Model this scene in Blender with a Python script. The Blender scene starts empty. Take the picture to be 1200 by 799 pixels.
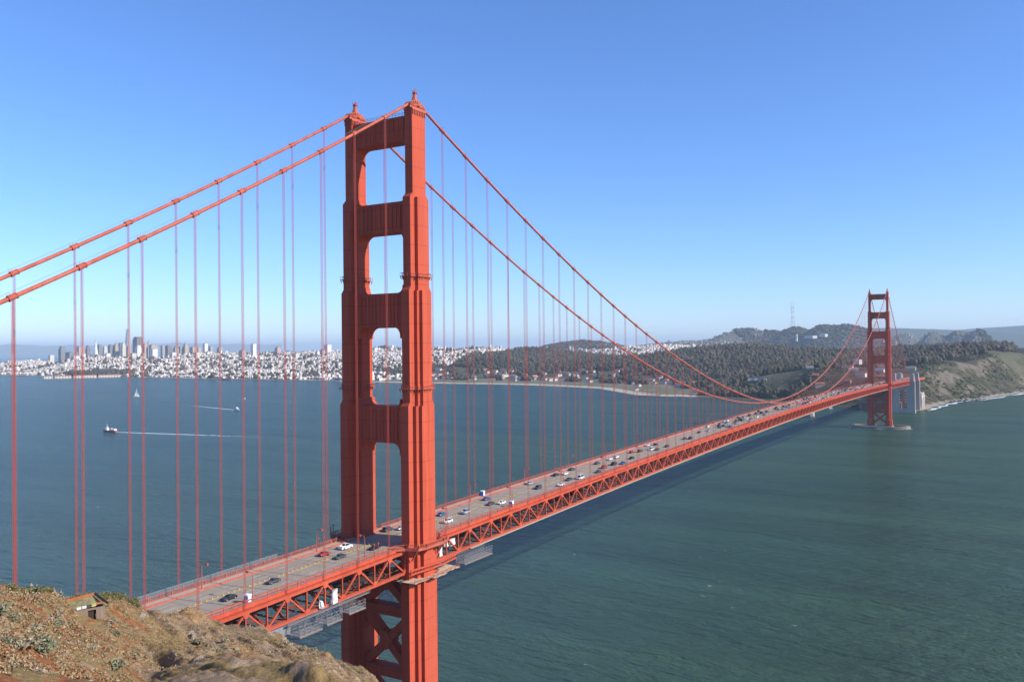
import bpy, math, random
import numpy as np
from mathutils import Vector, Matrix

random.seed(7)
rng = np.random.default_rng(11)
scene = bpy.context.scene
COL = scene.collection
rad = math.radians

# ------------------------------------------------------------------ camera
# x runs along the bridge (0 = near tower, 1280 = far tower), y across it to the east, z up, metres; water at z = 0
CAM = np.array([-235.06, -193.08, 141.32])
YAW, PITCH, ROLL, FPX = 0.53905, 0.00695, -0.01043, 983.16      # FPX: focal length in pixels of a 1200 px wide frame
_F = np.array([math.cos(YAW)*math.cos(PITCH), math.sin(YAW)*math.cos(PITCH), math.sin(PITCH)])
_R = np.array([math.sin(YAW), -math.cos(YAW), 0.0])
_U = np.cross(_R, _F)
_R2 = _R*math.cos(ROLL) + _U*math.sin(ROLL)
_U2 = -_R*math.sin(ROLL) + _U*math.cos(ROLL)
cam_d = bpy.data.cameras.new('camera')
cam = bpy.data.objects.new('camera', cam_d)
COL.objects.link(cam)
M = Matrix.Identity(4)
for i in range(3):
    M[i][0] = _R2[i]; M[i][1] = _U2[i]; M[i][2] = -_F[i]; M[i][3] = CAM[i]
cam.matrix_world = M
cam_d.sensor_width = 36.0
cam_d.lens = FPX/1200*36.0
cam_d.clip_start = 0.5
cam_d.clip_end = 120000
scene.camera = cam

# ------------------------------------------------------------------ sky, sun, exposure
SUN_EL, SUN_D = rad(31.0), rad(9.7)
SDIR = Vector((math.cos(SUN_EL)*math.sin(SUN_D), -math.cos(SUN_EL)*math.cos(SUN_D), math.sin(SUN_EL)))
world = bpy.data.worlds.new('World')
scene.world = world
world.use_nodes = True
wn = world.node_tree.nodes
wn.clear()
sky = wn.new('ShaderNodeTexSky')
sky.sky_type = 'NISHITA'
sky.sun_disc = False
sky.sun_elevation = SUN_EL
sky.sun_rotation = math.atan2(SDIR.x, SDIR.y)
sky.altitude = 0
sky.air_density = 1.0
sky.dust_density = 0.0
sky.ozone_density = 10.0
bg = wn.new('ShaderNodeBackground')
bg.inputs['Strength'].default_value = 0.15
wo = wn.new('ShaderNodeOutputWorld')
tint = wn.new('ShaderNodeVectorMath'); tint.operation = 'MULTIPLY'
tint.inputs[1].default_value = (1.02, 0.96, 1.03)      # white balance
world.node_tree.links.new(sky.outputs[0], tint.inputs[0])
world.node_tree.links.new(tint.outputs[0], bg.inputs[0])
world.node_tree.links.new(bg.outputs[0], wo.inputs[0])

sun_d = bpy.data.lights.new('sun', 'SUN')
sun_d.energy = 5.0
sun_d.angle = rad(0.5)
sun_d.color = (1.0, 0.92, 0.80)
sun = bpy.data.objects.new('sun', sun_d)
sun.rotation_euler = SDIR.to_track_quat('Z', 'Y').to_euler()
sun.location = (0, -400, 400)
COL.objects.link(sun)

scene.view_settings.view_transform = 'Standard'
scene.view_settings.look = 'None'
scene.view_settings.exposure = 0.45
scene.view_settings.gamma = 1.0
scene.view_settings.use_curve_mapping = False
HAZE_DENSITY = 0.000040

# ------------------------------------------------------------------ helpers
def ray(u, v):
    return _F*FPX + _R2*(u-600) - _U2*(v-399.5)

def at_depth(u, v, t):
    return CAM + ray(u, v)*(t/FPX)

def at_dist(u, v, d):
    r = ray(u, v)
    return CAM + r*(d/math.hypot(r[0], r[1]))

def at_z(u, v, z):
    r = ray(u, v)
    return CAM + r*((z-CAM[2])/r[2])

def smooth(a, b, x):
    t = np.clip((np.asarray(x, float)-a)/(b-a), 0, 1)
    return t*t*(3-2*t)

def vnoise(x, y, seed=0):
    x = np.asarray(x, float); y = np.asarray(y, float)
    xi = np.floor(x).astype(np.int64); yi = np.floor(y).astype(np.int64)
    xf = x-xi; yf = y-yi
    def h(a, b):
        n = (a*374761393 + b*668265263 + seed*1442695041) & 0x7fffffff
        n = ((n ^ (n >> 13))*1274126177) & 0x7fffffff
        n = n ^ (n >> 16)
        return (n & 0xffff)/65535.0
    u = xf*xf*(3-2*xf); v = yf*yf*(3-2*yf)
    return (h(xi, yi)*(1-u)+h(xi+1, yi)*u)*(1-v) + (h(xi, yi+1)*(1-u)+h(xi+1, yi+1)*u)*v

def fbm(x, y, seed=0, oct=4):
    s = 0; a = 0.5; t = 0
    for o in range(oct):
        s = s + a*vnoise(x*2**o, y*2**o, seed+o*17); t += a; a *= 0.5
    return s/t

def fast_mesh(name, V, F, col=None, smooth_shade=False):
    """V (n,3), F (m,k) -> mesh; col (m,3) is a colour for each face"""
    V = np.asarray(V, np.float32); F = np.asarray(F, np.int32)
    m = bpy.data.meshes.new(name)
    k = F.shape[1]
    m.vertices.add(len(V)); m.vertices.foreach_set('co', V.ravel())
    m.loops.add(F.size); m.loops.foreach_set('vertex_index', F.ravel())
    m.polygons.add(len(F))
    m.polygons.foreach_set('loop_start', np.arange(0, F.size, k, dtype=np.int32))
    m.update(calc_edges=True)
    if smooth_shade:
        m.polygons.foreach_set('use_smooth', np.ones(len(F), bool))
    if col is not None:
        col = np.asarray(col, np.float32)
        ca = m.color_attributes.new('Col', 'FLOAT_COLOR', 'CORNER')
        c4 = np.ones((F.size, 4), np.float32)
        c4[:, :3] = np.repeat(col, k, axis=0)
        ca.data.foreach_set('color', c4.ravel())
    m.validate()
    return m

def vert_colour(m, vc):
    ca = m.color_attributes.new('Col', 'FLOAT_COLOR', 'POINT')
    c4 = np.ones((len(m.vertices), 4), np.float32); c4[:, :3] = vc
    ca.data.foreach_set('color', c4.ravel())

class MB:
    """collects shapes; build() gives one mesh object"""
    def __init__(s): s.v = []; s.f = []
    def box(s, x0, x1, y0, y1, z0, z1):
        b = len(s.v)
        s.v += [(x0,y0,z0),(x1,y0,z0),(x1,y1,z0),(x0,y1,z0),(x0,y0,z1),(x1,y0,z1),(x1,y1,z1),(x0,y1,z1)]
        s.f += [(b,b+3,b+2,b+1),(b+4,b+5,b+6,b+7),(b,b+1,b+5,b+4),(b+1,b+2,b+6,b+5),(b+2,b+3,b+7,b+6),(b+3,b,b+4,b+7)]
        return s
    def bar(s, p0, p1, w, h=None, up=(0,0,1)):
        h = h or w
        p0 = Vector(p0); p1 = Vector(p1); d = (p1-p0).normalized()
        sd = d.cross(Vector(up))
        if sd.length < 1e-4: sd = d.cross(Vector((1,0,0)))
        sd.normalize(); u = sd.cross(d)
        b = len(s.v)
        for p in (p0, p1):
            for a, c in ((-1,-1),(1,-1),(1,1),(-1,1)):
                s.v.append(tuple(p+sd*(a*w/2)+u*(c*h/2)))
        s.f += [(b,b+1,b+2,b+3),(b+7,b+6,b+5,b+4)]
        for i in range(4):
            j = (i+1) % 4; s.f.append((b+i,b+4+i,b+4+j,b+j))
        return s
    def tube(s, pts, r, n=8, caps=True):
        pts = [Vector(p) for p in pts]; rs = r if isinstance(r, (list, tuple)) else [r]*len(pts)
        b = len(s.v)
        for i, p in enumerate(pts):
            d = (pts[min(i+1, len(pts)-1)]-pts[max(i-1, 0)]).normalized()
            a = d.cross(Vector((0,0,1)))
            if a.length < 1e-3: a = d.cross(Vector((1,0,0)))
            a.normalize(); c = a.cross(d)
            for k in range(n):
                t = 2*math.pi*k/n
                s.v.append(tuple(p+(a*math.cos(t)+c*math.sin(t))*rs[i]))
        for i in range(len(pts)-1):
            for k in range(n):
                j = (k+1) % n
                s.f.append((b+i*n+k, b+i*n+j, b+(i+1)*n+j, b+(i+1)*n+k))
        if caps:
            s.f.append(tuple(b+k for k in reversed(range(n))))
            s.f.append(tuple(b+(len(pts)-1)*n+k for k in range(n)))
        return s
    def prism(s, poly, lo, hi, axis='z'):
        """extrude a 2D outline: axis z -> (x,y), x -> (y,z), y -> (x,z)"""
        def P(a, c, t):
            return (a, c, t) if axis == 'z' else (t, a, c) if axis == 'x' else (a, t, c)
        b = len(s.v); n = len(poly)
        s.v += [P(a, c, lo) for a, c in poly] + [P(a, c, hi) for a, c in poly]
        s.f.append(tuple(b+k for k in reversed(range(n)))); s.f.append(tuple(b+n+k for k in range(n)))
        for k in range(n):
            j = (k+1) % n; s.f.append((b+k, b+j, b+n+j, b+n+k))
        return s
    def mesh(s, name, smooth_shade=False):
        m = bpy.data.meshes.new(name); m.from_pydata(s.v, [], s.f); m.update()
        if smooth_shade:
            m.polygons.foreach_set('use_smooth', np.ones(len(m.polygons), bool))
        return m
    def build(s, name, mat, parent=None, smooth_shade=False, recalc=True):
        m = s.mesh(name, smooth_shade)
        if recalc:
            import bmesh
            bm = bmesh.new(); bm.from_mesh(m); bmesh.ops.recalc_face_normals(bm, faces=bm.faces); bm.to_mesh(m); bm.free()
        return add(name, m, mat, parent)

def add(name, mesh, mat=None, parent=None):
    o = bpy.data.objects.new(name, mesh)
    COL.objects.link(o)
    if mat is not None and mesh is not None:
        if len(mesh.materials) == 0: mesh.materials.append(mat)
        elif mesh.materials[0] != mat:
            o.material_slots[0].link = 'OBJECT'; o.material_slots[0].material = mat
    if parent is not None: o.parent = parent
    return o

def tag(o, label, cat, group=None):
    o['label'] = label; o['category'] = cat
    if group: o['group'] = group
    return o

def empty(name, loc=(0,0,0), rz=0.0, parent=None):
    o = bpy.data.objects.new(name, None); COL.objects.link(o)
    o.empty_display_size = 1.0
    o.location = loc; o.rotation_euler = (0, 0, rz)
    if parent is not None: o.parent = parent
    return o

def dup(root, loc=None, rz=None):
    r = root.copy(); COL.objects.link(r)
    if loc is not None: r.location = loc
    if rz is not None: r.rotation_euler = (0, 0, rz)
    for ch in root.children:
        c = ch.copy(); COL.objects.link(c); c.parent = r
        for g in ch.children:
            d = g.copy(); COL.objects.link(d); d.parent = c
    return r

# ------------------------------------------------------------------ materials
def nodes_of(name):
    m = bpy.data.materials.new(name); m.use_nodes = True
    nt = m.node_tree; b = nt.nodes['Principled BSDF']
    return m, nt, b

def N(nt, t, **kw):
    n = nt.nodes.new(t)
    for k, v in kw.items():
        if k in n.inputs: n.inputs[k].default_value = v
        else: setattr(n, k, v)
    return n

def mat_plain(name, col, rough=0.6, metal=0.0, var=0.12, scale=0.6, bump=0.0, streak=False, spec=0.5, seams=False, fade=None):
    """colour with mottled wear (noise), optionally streaked downwards"""
    m, nt, b = nodes_of(name)
    tc = N(nt, 'ShaderNodeTexCoord')
    mp = N(nt, 'ShaderNodeMapping')
    if streak: mp.inputs['Scale'].default_value = (1, 1, 0.08)
    geo = N(nt, 'ShaderNodeNewGeometry')
    nt.links.new(geo.outputs['Position'], mp.inputs[0])
    n1 = N(nt, 'ShaderNodeTexNoise', Scale=scale, Detail=6.0, Roughness=0.65)
    nt.links.new(mp.outputs[0], n1.inputs['Vector'])
    rp = N(nt, 'ShaderNodeMapRange')
    rp.inputs[1].default_value = 0.3; rp.inputs[2].default_value = 0.7
    rp.inputs[3].default_value = 1-var; rp.inputs[4].default_value = 1+var
    nt.links.new(n1.outputs[0], rp.inputs[0])
    mx = N(nt, 'ShaderNodeVectorMath', operation='SCALE')
    mx.inputs[0].default_value = col[:3]
    nt.links.new(rp.outputs[0], mx.inputs['Scale'])
    out = mx.outputs[0]
    if fade:                            # chalky, sun-bleached patches
        n3 = N(nt, 'ShaderNodeTexNoise', Scale=0.09, Detail=7.0, Roughness=0.7)
        nt.links.new(mp.outputs[0], n3.inputs['Vector'])
        r3 = N(nt, 'ShaderNodeMapRange'); r3.inputs[1].default_value = 0.45; r3.inputs[2].default_value = 0.75; r3.inputs[4].default_value = 0.75
        nt.links.new(n3.outputs[0], r3.inputs[0])
        m3 = N(nt, 'ShaderNodeMix', data_type='RGBA'); m3.inputs[7].default_value = fade+(1,)
        nt.links.new(r3.outputs[0], m3.inputs[0]); nt.links.new(out, m3.inputs[6]); out = m3.outputs[2]
    if seams:                           # riveted plate joints
        sx_n = N(nt, 'ShaderNodeSeparateXYZ'); nt.links.new(geo.outputs['Position'], sx_n.inputs[0])
        ad = N(nt, 'ShaderNodeMath', operation='ADD'); nt.links.new(sx_n.outputs[0], ad.inputs[0]); nt.links.new(sx_n.outputs[1], ad.inputs[1])
        acc = None
        for src, per, wd in ((sx_n.outputs[2], 6.8, 0.035), (ad.outputs[0], 1.07, 0.10)):
            d_ = N(nt, 'ShaderNodeMath', operation='DIVIDE'); d_.inputs[1].default_value = per; nt.links.new(src, d_.inputs[0])
            f_ = N(nt, 'ShaderNodeMath', operation='FRACT'); nt.links.new(d_.outputs[0], f_.inputs[0])
            l_ = N(nt, 'ShaderNodeMath', operation='LESS_THAN'); l_.inputs[1].default_value = wd; nt.links.new(f_.outputs[0], l_.inputs[0])
            if acc is None: acc = l_
            else:
                k_ = N(nt, 'ShaderNodeMath', operation='MULTIPLY'); k_.inputs[1].default_value = 0.5; nt.links.new(l_.outputs[0], k_.inputs[0])
                a2 = N(nt, 'ShaderNodeMath', operation='MAXIMUM'); nt.links.new(acc.outputs[0], a2.inputs[0]); nt.links.new(k_.outputs[0], a2.inputs[1]); acc = a2
        k2 = N(nt, 'ShaderNodeMath', operation='MULTIPLY'); k2.inputs[1].default_value = 0.45; nt.links.new(acc.outputs[0], k2.inputs[0])
        m4 = N(nt, 'ShaderNodeMix', data_type='RGBA'); m4.inputs[7].default_value = (col[0]*.35, col[1]*.4, col[2]*.5, 1)
        nt.links.new(k2.outputs[0], m4.inputs[0]); nt.links.new(out, m4.inputs[6]); out = m4.outputs[2]
    nt.links.new(out, b.inputs['Base Color'])
    b.inputs['Roughness'].default_value = rough
    b.inputs['Metallic'].default_value = metal
    b.inputs['Specular IOR Level'].default_value = spec
    if bump:
        bp = N(nt, 'ShaderNodeBump'); bp.inputs['Strength'].default_value = bump
        nt.links.new(n1.outputs[0], bp.inputs['Height']); nt.links.new(bp.outputs[0], b.inputs['Normal'])
    return m

def mat_attr(name, rough=0.85, var=0.2, scale=0.3, bump=0.0, bump_scale=None, bump_dist=1.0, spec=0.2, detail=6.0):
    """colour from the mesh's own colour attribute, mottled"""
    m, nt, b = nodes_of(name)
    at = N(nt, 'ShaderNodeAttribute', attribute_name='Col')
    geo = N(nt, 'ShaderNodeNewGeometry')
    n1 = N(nt, 'ShaderNodeTexNoise', Scale=scale, Detail=detail, Roughness=0.7)
    nt.links.new(geo.outputs['Position'], n1.inputs['Vector'])
    rp = N(nt, 'ShaderNodeMapRange')
    rp.inputs[1].default_value = 0.3; rp.inputs[2].default_value = 0.7
    rp.inputs[3].default_value = 1-var; rp.inputs[4].default_value = 1+var
    nt.links.new(n1.outputs[0], rp.inputs[0])
    mx = N(nt, 'ShaderNodeVectorMath', operation='SCALE')
    nt.links.new(at.outputs['Color'], mx.inputs[0]); nt.links.new(rp.outputs[0], mx.inputs['Scale'])
    nt.links.new(mx.outputs[0], b.inputs['Base Color'])
    b.inputs['Roughness'].default_value = rough
    b.inputs['Specular IOR Level'].default_value = spec
    if bump:
        n2 = N(nt, 'ShaderNodeTexNoise', Scale=bump_scale or scale, Detail=8.0, Roughness=0.7)
        nt.links.new(geo.outputs['Position'], n2.inputs['Vector'])
        bp = N(nt, 'ShaderNodeBump'); bp.inputs['Strength'].default_value = bump; bp.inputs['Distance'].default_value = bump_dist
        nt.links.new(n2.outputs[0], bp.inputs['Height']); nt.links.new(bp.outputs[0], b.inputs['Normal'])
    return m

ORANGE = mat_plain('orange_steel', (0.435, 0.078, 0.042), 0.6, var=0.2, scale=0.45, streak=True, spec=0.05, seams=True, fade=(0.45, 0.105, 0.064))
ORANGE2 = mat_plain('orange_steel_weathered', (0.42, 0.10, 0.062), 0.7, var=0.28, scale=0.8, streak=True, spec=0.15, fade=(0.42, 0.14, 0.10))
ROPE = mat_plain('hanger_rope', (0.38, 0.062, 0.045), 0.6, var=0.1, spec=0.3)
CONC = mat_plain('pale_concrete', (0.36, 0.34, 0.30), 0.85, var=0.2, scale=0.15, streak=True)
CONC_D = mat_plain('sea_stained_concrete', (0.22, 0.20, 0.17), 0.9, var=0.3, scale=0.1)
WALKM = mat_plain('sidewalk_concrete', (0.40, 0.31, 0.24), 0.9, var=0.12, scale=1.0)
YELLOW = mat_plain('yellow_paint', (0.62, 0.40, 0.06), 0.7, var=0.2, scale=1.0)
WHITEP = mat_plain('white_paint', (0.62, 0.61, 0.58), 0.7, var=0.15, scale=1.0)
GALV = mat_plain('galvanised_steel', (0.22, 0.225, 0.23), 0.6, metal=0.1, var=0.2, scale=2.0)
PLY = mat_plain('plywood', (0.50, 0.40, 0.28), 0.85, var=0.25, scale=1.2)
SHEET = mat_plain('white_sheeting', (0.78, 0.78, 0.76), 0.7, var=0.08, scale=1.5)
BLUE = mat_plain('blue_plastic', (0.05, 0.22, 0.55), 0.5, var=0.05)
GLASS_D = mat_plain('dark_glass', (0.02, 0.025, 0.03), 0.08, var=0.05)
TYRE = mat_plain('tyre_rubber', (0.02, 0.02, 0.02), 0.9)
RIM = mat_plain('wheel_rim', (0.4, 0.4, 0.42), 0.4, metal=0.6)
LAMPGLASS = mat_plain('lamp_lens', (0.55, 0.45, 0.25), 0.3)
DARKM = mat_plain('dark_metal', (0.06, 0.055, 0.055), 0.6)
BRICK = mat_plain('fort_brick', (0.19, 0.105, 0.08), 0.9, var=0.2, scale=0.2)
WOOD_OLD = mat_plain('weathered_wood', (0.19, 0.14, 0.105), 0.9, var=0.3, scale=1.5, streak=True)
RUST = mat_plain('rusted_roof', (0.33, 0.11, 0.045), 0.9, var=0.35, scale=2.0)
DARK_IN = mat_plain('painted_shade_and_timber', (0.03, 0.022, 0.018), 0.95)  # near-black shade colour for openings and the hut inside, also one rafter

def mat_road():
    m, nt, b = nodes_of('worn_roadway')
    geo = N(nt, 'ShaderNodeNewGeometry')
    mp = N(nt, 'ShaderNodeMapping'); mp.inputs['Scale'].default_value = (0.03, 1.1, 1)
    nt.links.new(geo.outputs['Position'], mp.inputs[0])
    n1 = N(nt, 'ShaderNodeTexNoise', Scale=1.0, Detail=5.0)      # tyre lanes along the road
    nt.links.new(mp.outputs[0], n1.inputs['Vector'])
    n2 = N(nt, 'ShaderNodeTexNoise', Scale=0.25, Detail=8.0, Roughness=0.7)
    nt.links.new(geo.outputs['Position'], n2.inputs['Vector'])
    ad = N(nt, 'ShaderNodeMath', operation='ADD')
    nt.links.new(n1.outputs[0], ad.inputs[0]); nt.links.new(n2.outputs[0], ad.inputs[1])
    cr = N(nt, 'ShaderNodeValToRGB')
    cr.color_ramp.elements[0].position = 0.35; cr.color_ramp.elements[0].color = (0.25, 0.20, 0.15, 1)
    cr.color_ramp.elements[1].position = 0.68; cr.color_ramp.elements[1].color = (0.36, 0.295, 0.22, 1)
    hf = N(nt, 'ShaderNodeMath', operation='MULTIPLY'); hf.inputs[1].default_value = 0.5
    nt.links.new(ad.outputs[0], hf.inputs[0]); nt.links.new(hf.outputs[0], cr.inputs[0])
    nt.links.new(cr.outputs[0], b.inputs['Base Color'])
    b.inputs['Roughness'].default_value = 0.85
    return m
ROAD = mat_road()

def mat_water():
    m, nt, b = nodes_of('bay_water')
    geo = N(nt, 'ShaderNodeNewGeometry')
    def nz(scale, sx, sy, rot, detail, rough=0.55):
        mp = N(nt, 'ShaderNodeMapping'); mp.inputs['Rotation'].default_value = (0, 0, rot); mp.inputs['Scale'].default_value = (sx, sy, 1)
        nt.links.new(geo.outputs['Position'], mp.inputs[0])
        n = N(nt, 'ShaderNodeTexNoise', Scale=scale, Detail=detail, Roughness=rough)
        nt.links.new(mp.outputs[0], n.inputs['Vector'])
        return n
    swell = nz(0.020, 1.0, 0.32, rad(38), 3.0)
    wave = nz(0.21, 1.0, 0.36, rad(28), 5.0, 0.6)
    chop = nz(0.75, 1.0, 0.5, rad(18), 4.0, 0.6)
    b1 = N(nt, 'ShaderNodeBump'); b1.inputs['Strength'].default_value = 1.0; b1.inputs['Distance'].default_value = 14.0
    b2 = N(nt, 'ShaderNodeBump'); b2.inputs['Strength'].default_value = 1.0; b2.inputs['Distance'].default_value = 4.6
    b3 = N(nt, 'ShaderNodeBump'); b3.inputs['Strength'].default_value = 1.0; b3.inputs['Distance'].default_value = 1.0
    nt.links.new(swell.outputs[0], b1.inputs['Height'])
    nt.links.new(wave.outputs[0], b2.inputs['Height']); nt.links.new(b1.outputs[0], b2.inputs['Normal'])
    nt.links.new(chop.outputs[0], b3.inputs['Height']); nt.links.new(b2.outputs[0], b3.inputs['Normal'])
    # turbid green ebb and bluer bay water, in long drifting patches
    patch = nz(0.0016, 1.0, 0.5, rad(20), 5.0, 0.6)
    cr = N(nt, 'ShaderNodeValToRGB')
    cr.color_ramp.elements[0].position = 0.25; cr.color_ramp.elements[0].color = (0.012, 0.064, 0.068, 1)
    cr.color_ramp.elements[1].position = 0.75; cr.color_ramp.elements[1].color = (0.044, 0.088, 0.045, 1)
    # the ebb carries silt down the ocean side; inside the strait the water is clearer and bluer
    sx = N(nt, 'ShaderNodeSeparateXYZ'); nt.links.new(geo.outputs['Position'], sx.inputs[0])
    inn = N(nt, 'ShaderNodeMapRange'); inn.inputs[1].default_value = -150; inn.inputs[2].default_value = 900; inn.inputs[3].default_value = 0.24; inn.inputs[4].default_value = -0.24
    nt.links.new(sx.outputs[1], inn.inputs[0])
    pa = N(nt, 'ShaderNodeMath', operation='ADD'); nt.links.new(patch.outputs[0], pa.inputs[0]); nt.links.new(inn.outputs[0], pa.inputs[1])
    nt.links.new(pa.outputs[0], cr.inputs[0])
    # whitecaps: scattered flecks of foam
    capn = nz(0.17, 1.0, 0.6, rad(30), 6.0, 0.7)
    capm = nz(0.006, 1.0, 1.0, 0, 3.0)
    cm = N(nt, 'ShaderNodeMath', operation='MULTIPLY_ADD'); cm.inputs[1].default_value = 0.22
    nt.links.new(capm.outputs[0], cm.inputs[0]); nt.links.new(capn.outputs[0], cm.inputs[2])
    rp = N(nt, 'ShaderNodeMapRange'); rp.inputs[1].default_value = 0.80; rp.inputs[2].default_value = 0.86
    nt.links.new(cm.outputs[0], rp.inputs[0])
    # long streaks of paler and darker water colour
    stk = nz(0.011, 1.0, 0.16, rad(32), 6.0, 0.65)
    sr = N(nt, 'ShaderNodeMapRange'); sr.inputs[1].default_value = 0.3; sr.inputs[2].default_value = 0.7; sr.inputs[3].default_value = 0.72; sr.inputs[4].default_value = 1.22
    nt.links.new(stk.outputs[0], sr.inputs[0])
    sv = N(nt, 'ShaderNodeVectorMath', operation='SCALE'); nt.links.new(cr.outputs[0], sv.inputs[0]); nt.links.new(sr.outputs[0], sv.inputs['Scale'])
    mx = N(nt, 'ShaderNodeMix', data_type='RGBA')
    mx.inputs[7].default_value = (0.6, 0.62, 0.62, 1)
    nt.links.new(rp.outputs[0], mx.inputs[0]); nt.links.new(sv.outputs[0], mx.inputs[6])
    # rough sea: a diffuse, silty body under a sky reflection that the wave faces keep well below a mirror's at grazing angles
    nt.nodes.remove(b)
    df = N(nt, 'ShaderNodeBsdfDiffuse'); gl = N(nt, 'ShaderNodeBsdfGlossy', Roughness=0.15)
    fr = N(nt, 'ShaderNodeFresnel', IOR=1.33)
    for nd in (df, gl, fr): nt.links.new(b3.outputs[0], nd.inputs['Normal'])
    nt.links.new(mx.outputs[2], df.inputs['Color'])
    mn = N(nt, 'ShaderNodeMath', operation='MULTIPLY'); mn.inputs[1].default_value = 0.85
    nt.links.new(fr.outputs[0], mn.inputs[0])
    ms = N(nt, 'ShaderNodeMixShader'); nt.links.new(mn.outputs[0], ms.inputs[0]); nt.links.new(df.outputs[0], ms.inputs[1]); nt.links.new(gl.outputs[0], ms.inputs[2])
    nt.links.new(ms.outputs[0], nt.nodes['Material Output'].inputs['Surface'])
    return m
WATER = mat_water()
FOAM = None
def mat_foam():
    m, nt, b = nodes_of('wake_foam')
    geo = N(nt, 'ShaderNodeNewGeometry')
    n = N(nt, 'ShaderNodeTexNoise', Scale=0.12, Detail=8.0, Roughness=0.75)
    nt.links.new(geo.outputs['Position'], n.inputs['Vector'])
    at = N(nt, 'ShaderNodeAttribute', attribute_name='Col')
    ad = N(nt, 'ShaderNodeMath', operation='ADD')
    nt.links.new(n.outputs[0], ad.inputs[0]); nt.links.new(at.outputs['Fac'], ad.inputs[1])
    rp = N(nt, 'ShaderNodeMapRange'); rp.inputs[1].default_value = 0.92; rp.inputs[2].default_value = 1.3
    nt.links.new(ad.outputs[0], rp.inputs[0])
    b.inputs['Base Color'].default_value = (0.62, 0.66, 0.67, 1); b.inputs['Roughness'].default_value = 0.7
    nt.links.new(rp.outputs[0], b.inputs['Alpha'])
    return m
FOAM = mat_foam()

# ------------------------------------------------------------------ the setting: water
wm = MB()
wm.v = [(-60000, -60000, 0), (60000, -60000, 0), (60000, 60000, 0), (-60000, 60000, 0)]; wm.f = [(0, 1, 2, 3)]
water = wm.build('water', WATER, recalc=False); water['kind'] = 'structure'

# ------------------------------------------------------------------ the setting: the far shore
SHORE = np.array([(5200,-2600),(4000,-1100),(3300,-520),(2482,-215),(2300,-165),(2126,-123),(2037,-76),(1850,-46),(1700,-30),(1655,-8),(1640,30),
    (1660,75),(1720,120),(1810,215),(1900,350),(1960,467),(1985,600),(1968,690),(2030,760),(2310,1000),(2420,1250),(2462,1424),(2456,1814),
    (2468,2180),(2495,2880),(2490,3440),(2500,3930),(2470,4580),(2560,5270),(2680,6200),(2950,7500),(4200,8600),(9000,9400)], float)
POLY = np.vstack([SHORE, [(26000, 9400), (26000, -2600)]])

def shore_dist(x, y):
    """signed distance to the shoreline, positive inland"""
    x = np.asarray(x, float); y = np.asarray(y, float)
    best = np.full(x.shape, 1e18)
    for a, b in zip(SHORE[:-1], SHORE[1:]):
        d = b-a; L = d@d
        t = np.clip(((x-a[0])*d[0]+(y-a[1])*d[1])/L, 0, 1)
        best = np.minimum(best, (x-a[0]-t*d[0])**2 + (y-a[1]-t*d[1])**2)
    inside = np.zeros(x.shape, bool)
    n = len(POLY)
    for i in range(n):
        a, b = POLY[i], POLY[(i+1) % n]
        c = (a[1] > y) != (b[1] > y)
        with np.errstate(divide='ignore', invalid='ignore'):
            xi = (b[0]-a[0])*(y-a[1])/(b[1]-a[1])+a[0]
        inside ^= c & (x < xi)
    return np.sqrt(best)*np.where(inside, 1, -1)

HILLS = [  # x, y, half-widths, height
    (3450, 850, 560, 480, 108), (3100, 150, 500, 380, 84), (3900, -50, 700, 500, 112), (3200, 2000, 280, 180, 96), (3500, 1500, 500, 450, 58), (2850, -120, 420, 190, 100), (2300, 60, 420, 190, 62),
    (4024, 3500, 480, 1350, 122), (3900, 2450, 520, 500, 100), (3257, 5109, 420, 420, 92), (4300, 5300, 520, 520, 104), (3142, 6197, 300, 300, 84),
    (5368, 1919, 520, 520, 130), (5000, 800, 900, 900, 85), (6500, 3100, 420, 420, 172), (8070, 2088, 420, 230, 280), (8099, 1846, 300, 150, 251), (8021, 1586, 350, 170, 286), (7727, 1298, 330, 150, 285), (7891, 1121, 330, 140, 284), (8144, 990, 300, 150, 253), (9916, 1340, 500, 380, 243), (8771, 722, 400, 180, 224), (8016, 426, 300, 110, 228), (8019, 226, 300, 110, 243), (7878, 72, 300, 100, 234), (7653, 2202, 420, 180, 204), (8400, -900, 900, 500, 170),
    (6400, -300, 1500, 1100, 90), (6200, 4600, 900, 900, 60), (7000, 1950, 420, 420, 150), (2660, 4250, 90, 170, 24), (9300, 2900, 900, 900, 190),
    (15500, 2200, 1500, 2600, 400), (19500, -1500, 2600, 3600, 480), (5600, 3200, 700, 900, 95)]

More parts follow.
